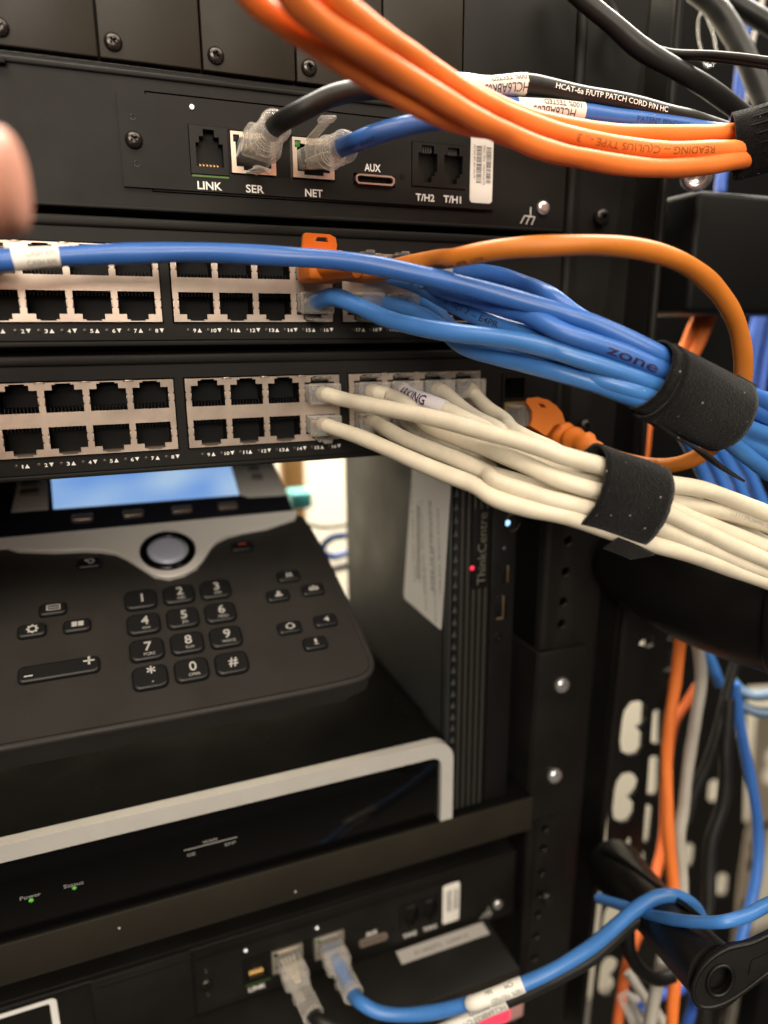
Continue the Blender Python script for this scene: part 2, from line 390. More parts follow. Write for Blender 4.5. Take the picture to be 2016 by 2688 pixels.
# ================================================================= PAGING CONTROLLERS
def modular_jack(mb, x0, x1, z0, z1, y, mi_frame=0, mi_in=1, steps=None, depth=10.):
    """opening with a stepped notch; frame plate plus dark cavity"""
def controller(dx, dy, dz, label, label2=False):
    t = thing('paging_controller', (dx, dy, 44.45 + dz), label, 'rack device', 'twin paging controllers with LINK and AUX sockets')
    def B(): return MB()
    X = Matrix.Translation((dx, dy, dz))
    mb = B()
    holes = [(62.8, 75.8, 57.6, 72.8), (76.2, 113.6, 58.4, 72.4), (120.6, 136.8, 57.9, 62.), (143.6, 166.4, 58.9, 74.5)]
    mb.plate(LEFT, RIGHT, 46.6, 85.6, [(50, 176, 51.4, 81.7)], 0, 2, X=X)
    mb.box(LEFT, RIGHT, 2, 250, 45.2, 87., .4, X=X)
    mb.box(LEFT, RIGHT, -.8, 2, 85.2, 87., .5, X=X)
    mb.box(LEFT, RIGHT, -.3, 2, 45.4, 46.8, .4, X=X)
    mb.build('chassis', M_black, t)
    # removable module plate
    mb = B()
    mb.plate(41.2, 179.4, 52.4, 80.4, holes, -1.1, 0, X=X)
    # rounded left corners: cut by covering with small body-coloured fillets is avoided; use a rounded strip instead
    mb.plate(50.4, 175.8, 51.8, 81.2, holes, -.05, 1.8, X=X)
    pl = mb.build('module_plate', M_black, t)
    screw(V((45.4, -1.1, 66.5)) + V((dx, dy, dz)), 2.75, 2.0, M_bscrew, pl, rot=.6)
    mb = B()
    for z in (73.2, 59.4): mb.lathe((45.7, -1.1, z), (0, -1, 0), [(1.05, 0), (.95, .18), (.75, .18), (.6, -.5), (0.01, -.5)], 18, X=X)
    mb.cyl((139.9, -1.12, 62.), (0, -1, 0), 1.05, .06, 18, 1, X=X)
    mb.build('rivet_hole', [M_bscrew, M_dark], pl)
    mb = B(); mb.cyl((64.5, -1.3, 78.), (0, -1, 0), .72, .35, 18, X=X); mb.build('white_indicator', mat('white_lit_led', (.8, .8, .8), .4, emis=(1, .97, .9), estr=.9), pl)
    if label2:
        mb = B(); mb.cyl((99.5, -1.3, 78.), (0, -1, 0), .7, .35, 18, X=X); mb.build('white_indicator', MATS['white_lit_led'], pl)
    # LINK jack
    mb = B()
    rects = [(64.9, 73.9, 60.6, 67.4), (66.1, 72.7, 67.4, 69.4), (67.5, 71.2, 69.4, 71.6), (64.9, 73.9, 60.2, 60.8)]
    xs_ = sorted({63., 75.6, *[r[k] for r in rects for k in (0, 1)]}); zs_ = sorted({57.8, 72.6, *[r[k] for r in rects for k in (2, 3)]})
    mb.grid(xs_, zs_, lambda x, z: not any(r[0] < x < r[1] and r[2] < z < r[3] for r in rects), -1.6, 2, X=X)
    mb.box(63, 75.6, 11, 12, 57.8, 72.6, X=X); mb.box(63, 64.2, 2, 11, 57.8, 72.6, X=X); mb.box(74.4, 75.6, 2, 11, 57.8, 72.6, X=X); mb.box(63, 75.6, 2, 11, 57.6, 59.6, X=X)
    j = mb.build('link_jack', M_blackpl, t)
    mb = B()
    for k in range(6):
        x = 66.2 + 1.16 * k
        mb.add([V((x - .22, 0.2, 60.3)), V((x + .22, .2, 60.3)), V((x + .22, 8, 66.5)), V((x - .22, 8, 66.5))], [(0, 1, 2, 3)], X=X)
        mb.box(x - .25, x + .25, -.4, .6, 58.9 + .6, 60.9, X=X)
    mb.build('contacts', M_gold, j)
    mb = B(); mb.box(63.2, 75.4, -1.25, -.9, 56.9, 57.5, X=X); mb.build('green_gasket', mat('green_board_edge', (.08, .16, .03), .5), j)
    # two shielded jacks
    for k, (a, b) in enumerate([(76.6, 91.9), (98., 113.2)]):
        mb = B()
        rects = [(a + 1.6, b - 1.6, 61., 69.9), (a + 4., b - 4., 59.9, 61.), (a + .9, a + 3.0, 68.6, 70.9)]
        xs_ = sorted({a, b, *[r[q] for r in rects for q in (0, 1)]}); zs_ = sorted({58.9, 71.9, *[r[q] for r in rects for q in (2, 3)]})
        mb.grid(xs_, zs_, lambda x, z: not any(r[0] < x < r[1] and r[2] < z < r[3] for r in rects), -1.7, -.9, X=X)
        mb.box(a, a + .5, -1, 12, 58.9, 71.9, X=X); mb.box(b - .5, b, -1, 12, 58.9, 71.9, X=X)
        jj = mb.build('shielded_jack', mat('pale_nickel', (.86, .78, .66), .3, metal=.85), t)
        mb = B(); mb.box(a + .5, b - .5, 10, 11, 59, 71.8, X=X); mb.box(a + .6, b - .6, 0, 10, 59.2, 60.8, X=X); mb.box(a + .6, b - .6, 0, 10, 70.2, 71.6, X=X)
        mb.build('socket_insert', M_dark, jj)
        mb = B(); mb.box(a + 1.1, a + 2.9, -1.4, 0, 68.8, 70.7, .2, X=X); mb.build('indicator_lens', M_greendk if k else M_dark, jj)
    # AUX port
    mb = B()
    o = [(121.2, 59.2), (122, 58.2), (135.4, 58.2), (136.4, 59.3), (136.4, 60.8), (135.2, 61.6), (122.2, 61.6), (121.2, 60.8)]
    i_ = [(121.8, 59.4), (122.4, 58.8), (135., 58.8), (135.8, 59.5), (135.8, 60.5), (134.9, 61.), (122.5, 61.), (121.8, 60.5)]
    mb.shape(o, [i_], lambda x, y, z: V((x, -1.5 + z, y)), 1.6, X=X)
    au = mb.build('aux_port', M_nickel, t)
    mb = B(); mb.box(123.4, 134.2, 0, 5, 59.7, 60.2, X=X); mb.box(121.4, 136.2, 4, 5, 58.4, 61.4, X=X); mb.build('contact_tongue', M_blackpl, au)
    # TH jacks
    mb = B(); rects = []
    for x in (150.2, 160.9):
        rects += [(x - 3.9, x + 3.9, 64.3, 70.7), (x - 2.9, x + 2.9, 62.8, 64.3), (x - 1.6, x + 1.6, 60.6, 62.8), (x - 2.5, x + 2.5, 70.7, 73.3)]
    xs_ = sorted({143.8, 166.2, *[r[q] for r in rects for q in (0, 1)]}); zs_ = sorted({59.1, 74.3, *[r[q] for r in rects for q in (2, 3)]})
    mb.grid(xs_, zs_, lambda x, z: not any(r[0] < x < r[1] and r[2] < z < r[3] for r in rects), -1.5, 2, X=X)
    mb.box(143.8, 166.2, 11, 12, 59.1, 74.3, X=X); mb.box(143.8, 144.6, 2, 11, 59.1, 74.3, X=X)
    th = mb.build('telephone_jack_pair', M_blackpl, t)
    mb = B()
    for x in (150.2, 160.9):
        for k in range(4): mb.box(x - 1.7 + 1.05 * k, x - 1.45 + 1.05 * k, -.6, 4, 70.9, 73.1, X=X)
    mb.build('contacts', M_dimprint, th)
    # printing
    mb = B()
    for s_, x0, x1, z in [('LINK', 64.7, 72.9, 53.05), ('SER', 81.1, 87.4, 53.), ('NET', 102.2, 108.7, 52.95), ('AUX', 124.9, 131.2, 62.9), ('T/H2', 145.4, 153.2, 54.), ('T/H1', 157., 164.6, 54.)]:
        text(mb, s_, V((x0 + dx, -1.12 + dy, z + dz)), X1, Z1, h=2.55, w=x1 - x0, bold=.02)
    mb.build('printing', M_white, t)
    # earth symbol
    mb = B()
    def bar(p, q, w=.42):
        p = V((p[0], -.1, p[1])); q = V((q[0], -.1, q[1])); d = (q - p).normalized(); n = V((d.z, 0, -d.x)) * w / 2
        mb.add([p - n, q - n, q + n, p + n], [(0, 1, 2, 3)], X=X)
    bar((196.9, 50.8), (196.9, 54.6)); bar((194., 51.2), (199.2, 50.9)); bar((194.2, 51.2), (192.4, 48.2)); bar((196.6, 51.1), (195, 48.0)); bar((199., 51.), (197.6, 47.9))
    mb.build('earth_symbol', M_white, t)
    screw(V((202.7, 0, 54.5)) + V((dx, dy, dz)), 2.9, 1.5, M_steel, t, name='earth_screw', cross=False)
    # serial label
    mb = B(); w0, w1, z0, z1, r = 168.3, 178.2, 54.6, 79., 1.4
    o = []
    for cx, cz, a0 in ((w1 - r, z1 - r, 0), (w0 + r, z1 - r, 90), (w0 + r, z0 + r, 180), (w1 - r, z0 + r, 270)):
        o += [(cx + r * math.cos(math.radians(a0 + 15 * k)), cz + r * math.sin(math.radians(a0 + 15 * k))) for k in range(7)]
    mb.shape(o, [], lambda x, y, z: V((x, -1.22 + z, y)), .12, X=X)
    lb = mb.build('serial_label', M_label, t)
    mb = B(); rnd = random.Random(3)
    for x0, x1 in ((175.2, 177.3), (170.9, 173.2)):
        z = 61.8
        while z < 74.6:
            w = rnd.choice((.12, .2, .32)); mb.box(x0, x1, -1.31, -1.29, z, z + w, X=X); z += w + rnd.choice((.14, .2, .3))
    text(mb, 'NIC SN: 100433675', V((173.8 + dx, -1.28 + dy, 75.2 + dz)), -Z1, X1, h=.95, w=14)
    text(mb, '00-0A-8C-84-A2-9F', V((169.7 + dx, -1.28 + dy, 75.2 + dz)), -Z1, X1, h=.75, w=12)
    mb.build('barcode', M_ink, lb)
    return t
ctl = controller(0, 0, 0, 'black paging controller with white LINK SER NET lettering below the blank slot covers')
ctl2 = controller(1.4, 16.3, -355.6, 'lower blurred paging controller under the shelf, clear plugs hanging downward', True)
# extra panel seam, scratched blank plate and white outlined field of the lower unit
mb = MB()
mb.box(-1.4, 41, 14.6, 16.2, -311, -268.2, .3); mb.box(1.4, 41.5, 13.9, 14.6, -272.4, -270.6, .2)
mb.build('blank_plate', M_black, ctl2)
mb = MB()
def rr(x0, x1, z0, z1, r):
    o = []
    for cx, cz, a0 in ((x1 - r, z1 - r, 0), (x0 + r, z1 - r, 90), (x0 + r, z0 + r, 180), (x1 - r, z0 + r, 270)):
        o += [(cx + r * math.cos(math.radians(a0 + 15 * k)), cz + r * math.sin(math.radians(a0 + 15 * k))) for k in range(7)]
    return o
mb.shape(rr(-75, -15.6, -300, -272, 2.2), [rr(-73.4, -18.4, -298, -274.2, 1.2)], lambda x, y, z: V((x, 16.1 + z, y)), .1)
mb.build('white_outline', M_white, ctl2)

# ================================================================= NETWORK SWITCHES
GP = 61.72; PP = 13.97; OW = 11.86
def port_x(sw, g, i): return (1.94 if sw else 0) + GP * g + PP * i
def port_z(sw, up): return -44.45 * sw + (27.85 if up else 16.15)
def port_rects(z):
    R_ = []
    for i in range(4):
        x = PP * i
        R_ += [(x - OW / 2, x + OW / 2, z + 12.15, z + 19.58), (x - 3.5, x + 3.5, z + 10.4, z + 12.2), (x - 2.4, x + 2.4, z + 9.95, z + 10.45),
               (x - OW / 2, x + OW / 2, z + 24.46, z + 31.89), (x - 3.5, x + 3.5, z + 31.85, z + 33.65), (x - 2.4, x + 2.4, z + 33.6, z + 34.1)]
        for zz in (z + 14.3, z + 17.0, z + 27.0, z + 29.7): R_ += [(x - OW / 2 - .35, x + OW / 2 + .35, zz - .22, zz + .22)]
    return R_
def bank_meshes():
    z = 0.
    mb = MB(); R_ = port_rects(z)
    R_ += [(a - .3, a + .3, q - .3, q + .3) for a in (-7.92, 3 * PP + 7.92) for q in (z + 14.3, z + 17., z + 27., z + 29.7)]
    R_ += [(a - 1.7 + d, a - 1.2 + d, z + 34., z + 34.5) for a in (PP / 2, PP * 1.5, PP * 2.5) for d in (0, 2.9)]
    xs_ = sorted({-7.92, 3 * PP + 7.92, *[min(max(r[q], -7.92), 3 * PP + 7.92) for r in R_ for q in (0, 1)]}); zs_ = sorted({z + 9.6, z + 34.44, *[min(r[q], z + 34.44) for r in R_ for q in (2, 3)]})
    mb.grid(xs_, zs_, lambda x, zz: not any(r[0] < x < r[1] and r[2] < zz < r[3] for r in R_), -.9, -.5)
    for i in range(4):                                   # bright spring fingers at the port sides
        for zz in (z + 15.65, z + 28.35):
            for sgn in (-1, 1):
                x = PP * i + sgn * (OW / 2 + .12); mb.box(x - .16, x + .16, -1.15, .5, zz - .95, zz + .95, .08)
    for i in range(3):
        x = PP * (i + .5); mb.box(x - 1.1, x + 1.1, -1.1, -.3, z + 34.1, z + 34.6, .1)
    for i in range(5):
        x = PP * (i - .5); mb.box(x - .15, x + .15, -.5, 12, z + 9.8, z + 34.2)
    mb.box(-7.9, 3 * PP + 7.9, -.5, 12, z + 9.6, z + 9.8); mb.box(-7.9, 3 * PP + 7.9, -.5, 12, z + 34.25, z + 34.44)
    plate = mb
    s_ = MB()
    for up in (0, 1):
        zc = z + (28.2 if up else 15.85)
        # dark box of one socket with ribbed contact comb
        q = 1 if up else -1
        s_.box(-6.3, 6.3, 9.2, 10, zc - 6, zc + 6); s_.box(-6.5, -5.95, -.4, 9.4, zc - 6, zc + 6); s_.box(5.95, 6.5, -.4, 9.4, zc - 6, zc + 6)
        zi = zc - q * 3.75; s_.box(-6.3, 6.3, -.4, 9.4, min(zi, zi - q * .5), max(zi, zi - q * .5))
        for k in range(9): s_.box(-4.6 + 1.15 * k - .18, -4.6 + 1.15 * k + .18, .6, 7, min(zi, zi + q * 1.5), max(zi, zi + q * 1.5))
    return plate, s_
BP_, BS_ = bank_meshes()
def local_mesh(mb, name, mats):
    me = bpy.data.meshes.new(name); me.from_pydata([(p * MM)[:] for p in mb.v], [], mb.f)
    for m in (mats if isinstance(mats, (list, tuple)) else [mats]): me.materials.append(m)
    me.polygons.foreach_set('material_index', mb.m); me.polygons.foreach_set('use_smooth', mb.sm); me.update(); return me
ME_BANK = local_mesh(BP_, 'port_bank', M_nickel); ME_SOCK = local_mesh(BS_, 'socket', M_dark)
def switch(sw, label):
    z = -44.45 * sw; ox = 1.94 * sw
    t = thing('network_switch', (ox, 0, z), label, 'network switch', 'two stacked black network switches')
    banks = [(ox + GP * g - 8.4, ox + GP * g + 3 * PP + 8.4, z + 9.1, z + 34.95) for g in (-3, -2, -1, 0, 1, 2)]
    mb = MB()
    cop = [] if not sw else [(186, 212, z + 10.2, z + 33)]
    mb.plate(LEFT, RIGHT, z + 3.6, z + 39.2, banks + cop, 0, 2.2)
    mb.box(LEFT, RIGHT, .9, 2.6, z + 3.1, z + 3.8); mb.box(LEFT, RIGHT, .25, 2.6, z + 1.5, z + 3.2, .3)
    mb.box(LEFT, RIGHT, -.5, 2.6, z + 39.6, z + 43.1, .9); mb.box(LEFT, RIGHT, .5, 2.4, z + 39.1, z + 39.8)
    mb.build('faceplate', M_black, t)
    mb = MB(); mb.box(LEFT, RIGHT, 16, 250, z + .2, z + 44.25, .2); mb.box(LEFT, RIGHT, 2.5, 16, z + 41.5, z + 42.9); mb.box(LEFT, RIGHT, 2.5, 16, z + 1.6, z + 3)
    mb.build('housing', M_black, t)
    for g in (-3, -2, -1, 0, 1, 2):
        b = place('port_bank', ME_BANK, t, (ox + GP * g, 0, z))
        for i in range(4): place('socket', ME_SOCK, b, (ox + GP * g + PP * i, 0, z))
    mb = MB(); ml = MB()
    for n in range(1, 25):
        g = (n - 1) // 8; x = ox - 1.74 + 6.98 * ((n - 1) % 8) + GP * g + (.1 if n < 10 else -.6); zz = z + 6.05
        w = .5 if n == 1 else 1.0 if n < 10 else 1.5 if n == 11 else 1.8
        text(mb, str(n), (x, -.02, zz), X1, Z1, h=1.25, w=w, bold=.02)
        a = x + w + .45 - (0 if n < 10 else .1); up = n % 2
        tri = [(a, 0), (a + 1.5, 0), (a + .75, 1.4)] if up else [(a, 1.4), (a + 1.5, 1.4), (a + .75, 0)]
        mb.add([V((p, -.08, zz - .05 + q)) for p, q in tri], [(0, 1, 2)])
        ml.lathe((ox - 1.74 + 6.98 * ((n - 1) % 8) + GP * g - 1.5, 0, zz + .7), (0, -1, 0), [(.75, 0), (.72, .12), (.5, .2), (.01, .22)], 16)
    mb.build('port_numbers', M_white, t); ml.build('indicator_lens', M_amber, t)
    if sw:
        mb = MB()                                     # gold uplink socket at the right end
        mb.plate(186.3, 211.6, z + 10.4, z + 32.8, [(187.6, 197.2, z + 11.8, z + 20.6), (187.6, 197.2, z + 22.4, z + 31)], -.4, .6)
        u_ = mb.build('uplink_block', M_blackpl, t)
        mb = MB(); mb.plate(187.4, 197.4, z + 11.6, z + 20.8, [(188.1, 196.7, z + 12.3, z + 20.1)], -1., 8); mb.build('gold_shell', mat('brass_shell', (.55, .4, .14), .4, metal=.9), u_)
    return t
sw_up = switch(0, 'upper network switch, blue cables and an orange boot plugged into its right port bank')
sw_lo = switch(1, 'lower network switch with cream cables plugged into its right-hand ports, just above the phone')

# ================================================================= PLUGS
def plug_mesh():
    mb = MB()
    mb.box(-5.75, 5.75, -9.5, 7, -3.3, 3.3, .55)
    mb.box(-5.9, 5.9, -9.9, -6.2, -3.9, 3.7, .5)          # rear collar
    lt = MB()
    lt.box(-3., 3., -8.5, 4, -5.3, -4.3, .3, X=Matrix.Translation((0, 0, 0)) @ Matrix.Rotation(math.radians(9), 4, 'X'))
    lt.box(-1.7, 1.7, -11.5, -7.5, -5.1, -4.0, .25, X=Matrix.Rotation(math.radians(9), 4, 'X'))
    g = MB()
    for k in range(8): g.box(-3.6 + 1.02 * k - .18, -3.6 + 1.02 * k + .18, 1.5, 6.5, 1.6, 3.0)
    for k, c in enumerate((1, 2, 3, 4)):
        x = -3. + 2. * k
        T = Tube([V((x * .5, -5.2, .2)), V((x * .8, -2.5, .3)), V((x, 2, .4))], .55, 0); T.mesh(g, 8, c)
    return local_mesh(mb, 'plug', M_clear), local_mesh(lt, 'latch', M_smoke), local_mesh(g, 'contacts', [M_gold, M_boot, M_whitec, mat('brown_wire', (.2, .09, .03), .4), M_blue2])
ME_PLUG, ME_LATCH, ME_CONT = plug_mesh()
def add_plug(root, loc, up=False, yaw=0., pitch=0.):
    R_ = Matrix.Rotation(yaw, 3, 'Z') @ Matrix.Rotation(pitch, 3, 'X') @ (Matrix.Rotation(math.pi, 3, 'Y') if up else Matrix.Identity(3))
    p = place('plug', ME_PLUG, root, loc, R_)
    for n, me in (('latch', ME_LATCH), ('contacts', ME_CONT)):
        c = bpy.data.objects.new(n, me); COL.objects.link(c); c.parent = p; ORG[c.name] = V(loc)
    return p
def port_cable(sw, g, i, up, pts, r, m, label, group, name='patch_cable', items=None, im=M_ink, lead=(0, 0)):
    x, z = port_x(sw, g, i), port_z(sw, up); loc = V((x, 0, z))
    t = thing(name, loc, label, 'patch cable', group)
    add_plug(t, loc, up)
    st = [V((x, -4.6, z)), V((x + lead[0] * .3, -9, z + lead[1] * .2))]
    T, o = cable(None, st + pts, r, m, None, root=t)
    return t, T

# ================================================================= CREAM CABLES
GW = 'cream patch cables gathered in the lower black strap'
W = {}
D0, D1 = 219, 219
w = {}
w['a'] = (1, 1, 3, 1, K('C9', (300, 235, 262), (500, 280, 252), (700, 320, 243), (900, 360, 236), (1150, 420, 228), (1400, 490, 222), (1659, 562, 217)) + K('CA', (900, 478, 215), (1200, 560, 216)) + K('C5', (450, 290, 220), (800, 385, 225), (1100, 430, 230), (1400, 540, 237), (1659, 640, 243), (2000, 800, 252)),
          'cream cable crossing over the others from above number 15, topmost at the strap')
w['b'] = (1, 1, 3, 0, K('C9', (300, 465, 263), (450, 515, 257), (650, 600, 248), (850, 690, 240), (1100, 795, 232), (1300, 872, 227)) + K('CA', (300, 845, 222), (600, 942, 218), (960, 1010, 217)) + K('C5', (250, 760, 220), (560, 860, 225), (900, 950, 230), (1300, 1085, 238), (1659, 1215, 244), (2000, 1350, 250)),
          'lowest cream cable, running down from the lower port beside the number 15')
w['c'] = (1, 2, 0, 0, K('C9', (650, 462, 262), (800, 540, 253), (1000, 620, 245), (1200, 700, 237), (1400, 790, 230)) + K('CA', (300, 690, 224), (600, 800, 219), (800, 868, 217), (1040, 920, 217)) + K('C5', (350, 640, 221), (700, 735, 226), (1000, 870, 231), (1300, 1000, 237), (1659, 1140, 243), (2000, 1290, 250)),
          'cream cable from the first lower port of bank three, second from the bottom')
w['d'] = (1, 2, 0, 1, K('C9', (650, 212, 272), (750, 255, 264), (850, 330, 257), (950, 430, 251), (1200, 540, 242), (1450, 622, 233)) + K('CA', (300, 455, 228), (600, 565, 222), (850, 680, 218), (1130, 770, 216)) + K('C5', (350, 480, 219), (760, 610, 224), (1000, 730, 228), (1300, 880, 234), (1659, 1040, 240), (2000, 1210, 247)),
          'cream cable from the first upper port of bank three that ducks under the crossing one')
w['e'] = (1, 2, 1, 1, K('C9', (760, 205, 271), (900, 245, 262), (1050, 300, 255), (1200, 380, 250), (1400, 480, 245)) + K('CA', (300, 395, 238), (600, 520, 231), (900, 605, 226), (1150, 665, 224)) + K('C5', (400, 400, 226), (800, 500, 230), (1100, 585, 234), (1400, 650, 241), (1659, 740, 247), (2000, 860, 255)),
          'cream cable with a white sleeve hand-lettered in dark marker, beside the crossing cable')
w['f'] = (1, 2, 2, 1, K('C9', (1010, 175, 284), (1070, 195, 278), (1140, 255, 272), (1230, 335, 266), (1330, 400, 258), (1480, 480, 250)) + K('CA', (400, 420, 240), (700, 540, 232), (1130, 690, 228)) + K('C5', (400, 430, 228), (770, 560, 229), (1000, 660, 233), (1300, 790, 239), (1659, 930, 246), (2000, 1080, 253)),
          'thin-looking cream cable from the third upper port of bank three, tucked behind')
w['g'] = (1, 2, 3, 1, K('C9', (1240, 175, 294), (1300, 225, 285), (1380, 310, 275), (1500, 390, 265), (1600, 450, 257)) + K('CA', (400, 240, 250), (600, 330, 242), (800, 420, 234), (1000, 520, 228), (1180, 600, 226)) + K('C5', (400, 380, 228), (800, 440, 234), (1050, 560, 242), (1250, 690, 248), (1659, 900, 257)),
          'cream cable from the last upper port of the switch, nearest the orange boot')
w['h'] = (1, 2, 1, 0, K('C9', (790, 425, 272), (900, 500, 265), (1050, 590, 257), (1200, 660, 250), (1400, 745, 243)) + K('CA', (300, 640, 236), (500, 700, 231), (760, 790, 227), (1050, 850, 226)) + K('C5', (350, 600, 228), (650, 760, 231), (1000, 900, 237), (1300, 1040, 243), (1659, 1180, 249)),
          'shadowed cream cable with faint dotted print hanging from the second lower port of bank three')
WT = {}
for k, (sw, g, i, up, pts, lab) in w.items():
    WT[k] = port_cable(sw, g, i, up, pts, 2.85 if k != 'h' else 2.7, M_whitec, lab, GW)
# hand-lettered sleeve
t, T = WT['e']; a = T.near(1035, 1029); b = T.near(1170, 1080)
mb = MB(); T.mesh(mb, 24, grow=.18, s0=a, s1=b); sl = mb.build('sleeve_label', mat('violet_white_sleeve', (.66, .62, .66), .35), t)
mb = MB(); T.print(mb, 'ARKING', T.near(1062, 1038), 0.2, h=3.4, bold=.02, off=.3, wx=.95); mb.build('lettering', M_pink, sl)
printing(WT['h'][0], WT['h'][1], [dict(body='. : E 1 : . 8 3 . A T', L0=WT['h'][1].near(1085, 1135), h=1.3)], M_greyprint)
printing(WT['e'][0], WT['e'][1], [dict(body='- - 3 1 1 2PR/24AWG (UL) C(UL) US', L0=WT['e'][1].near(1895, 1358), h=1.4, flip=False)], M_greyprint)

# ================================================================= BLUE BUNDLE
GB = 'blue patch cables gathered in the upper black strap'
BT = {}
b_ = {}
b_['p'] = (0, 1, 3, 0, K('C3', (130, 478, 260), (190, 440, 252), (280, 425, 246), (400, 470, 243), (600, 560, 239), (800, 612, 235), (1000, 645, 231), (1250, 675, 227), (1500, 718, 223), (1659, 757, 221)) + K('C4', (400, 520, 220), (700, 620, 220), (900, 690, 221), (1120, 765, 224), (1400, 850, 233)) + K('CD', (1400, 1320, 248), (1700, 1440, 258)),
           'blue cable arching out of the lower port above number 16, flecked with white glints')
b_['q'] = (0, 2, 0, 0, K('C3', (520, 470, 268), (640, 480, 262), (800, 530, 257), (950, 620, 251), (1080, 730, 244), (1300, 800, 236), (1500, 850, 230), (1659, 895, 227)) + K('C4', (300, 615, 226), (600, 705, 224), (850, 800, 223), (1040, 850, 225), (1300, 940, 234)) + K('CD', (1250, 1500, 248), (1500, 1700, 258), (1700, 1850, 266)),
           'lowest blue cable of the bundle, sagging beneath the others')
b_['r'] = (0, 2, 1, 0, K('C3', (760, 455, 276), (870, 500, 272), (960, 570, 266), (1060, 680, 254), (1250, 740, 242), (1500, 785, 233), (1659, 825, 229)) + K('C4', (350, 560, 230), (500, 640, 226), (700, 710, 222), (900, 772, 222), (1090, 815, 225), (1350, 900, 234)) + K('CD', (1300, 1430, 250), (1659, 1620, 262)),
           'blue cable second from the bottom, slipping out from behind the glinting one')
b_['s'] = (0, 2, 0, 1, K('C3', (500, 240, 266), (560, 300, 262), (700, 315, 255), (800, 350, 254), (950, 432, 248), (1100, 512, 241), (1300, 600, 234), (1500, 655, 228), (1659, 695, 226)) + K('C4', (200, 400, 226), (500, 500, 226), (800, 600, 226), (1080, 710, 227), (1400, 830, 236)) + K('CD', (1400, 1400, 252), (1700, 1520, 262)),
           'blue cable with large broken black jacket print across the bundle middle')
b_['t'] = (0, 2, 1, 1, K('C3', (730, 240, 270), (820, 320, 255), (950, 372, 243), (1100, 418, 236), (1280, 475, 229), (1500, 540, 223), (1659, 585, 221)) + K('C4', (200, 325, 220), (400, 395, 218), (700, 500, 218), (900, 578, 219), (1100, 665, 222), (1400, 790, 233)) + K('CD', (1400, 1110, 246), (1659, 1230, 256), (1900, 1350, 265)),
           'light blue cable with a dark handwritten word left of the strap')
b_['u'] = (0, 2, 2, 1, K('C3', (900, 250, 282), (1000, 262, 276), (1120, 268, 268), (1300, 290, 258), (1500, 360, 250), (1659, 440, 245)) + K('C4', (200, 110, 243), (350, 185, 240), (500, 300, 238), (800, 450, 235), (1050, 600, 232), (1400, 760, 238)) + K('CD', (1450, 990, 254), (1659, 1040, 262), (1900, 1080, 270)),
           'darker blue cable humping up behind the long one, under the ochre loop')
for k, (sw, g, i, up, pts, lab) in b_.items():
    BT[k] = port_cable(sw, g, i, up, pts, 3.05, M_blue2 if k in 'prqs' else M_blue, lab, GB)
printing(BT['s'][0], BT['s'][1], [dict(body='5  CAT.  D  0  GJ1 7 -- E4PR', L0=BT['s'][1].near(1080, 742), h=1.9, bold=.01, wx=1.35)], M_ink)
printing(BT['t'][0], BT['t'][1], [dict(body='zone', L0=BT['t'][1].near(1590, 925), h=3.3, bold=.012, wx=1.9)], M_pink, 'handwriting')
# long labelled blue cable
LP = K('CB', (-500, 470, 196), (-150, 455, 200), (0, 446, 202), (300, 420, 205), (700, 402, 209), (1200, 382, 213), (1659, 372, 217)) + K('C3', (0, 176, 219), (300, 198, 221), (600, 243, 222), (900, 308, 222), (1200, 385, 222), (1500, 468, 221), (1659, 515, 220)) + K('C4', (450, 300, 219), (600, 352, 219), (800, 438, 219), (1020, 545, 220), (1300, 690, 230)) + K('CD', (1500, 1000, 246), (1659, 1080, 252), (1900, 1200, 260))
tl = thing('patch_cable', LP[0], 'long blue cable with a white wrap label, stretched across the upper switch', 'patch cable', GB)
T, o = cable(None, LP, 3.0, M_blue, None, root=tl)
a, b = T.near(37, 680), T.near(158, 675)
mb = MB(); T.mesh(mb, 24, grow=.15, s0=a, s1=b); sl = mb.build('wrap_label', M_label, tl)
mb = MB(); T.print(mb, 'CASH RM', T.near(66, 678), 1.25, h=1.5, off=.25, wx=.9); T.print(mb, 'CASH RM', T.near(66, 678), -1.2, h=1.5, off=.25, wx=.9)
mb.build('lettering', M_greyprint, sl)
TLONG = T
# clear plug left of frame edge on the upper switch
t0 = thing('patch_cable', (port_x(0, 0, 0), 0, port_z(0, 1)), 'blue cable with clear plug in the upper switch, at the left picture edge', 'patch cable')
add_plug(t0, (port_x(0, 0, 0), 0, port_z(0, 1)), True)
cable(None, [V((port_x(0, 0, 0), -4.6, port_z(0, 1))), V((-1, -11, 28)), V((-8, -22, 27)), V((-30, -40, 25)), V((-60, -48, 22))], 3, M_blue, None, root=t0)

# ================================================================= ORANGE LOOP CORD between the switches
def boot_profile(mb, X, L=30):
    pass
x0, z0 = port_x(0, 1, 3), port_z(0, 1)
tlp = thing('patch_cable', (x0, 0, z0), 'dusty ochre-orange cable looping between both switches with ribbed orange boots', 'patch cable')
add_plug(tlp, (x0, 0, z0), True)
pl2 = V((192.3, -2, -28.3))
pts = [V((x0, -10, z0)), V((x0 + 5, -22, z0 - 2.))] + K('C3', (480, 285, 240), (700, 235, 233), (900, 195, 227)) + K('R4', (300, 292, 218), (500, 255, 211), (700, 240, 208), (950, 238, 208), (1150, 264, 213), (1300, 318, 219), (1420, 410, 226), (1505, 530, 233), (1545, 660, 239), (1552, 800, 246), (1530, 930, 254), (1460, 1060, 262), (1360, 1150, 268), (1220, 1190, 274), (1050, 1170, 280), (930, 1130, 284), (850, 1085, 288)) + K('CA', (960, 345, 296), (800, 240, 303), (690, 150, 308))
T, o = cable(None, pts, 3.05, M_orange2, None, root=tlp)
TL = T
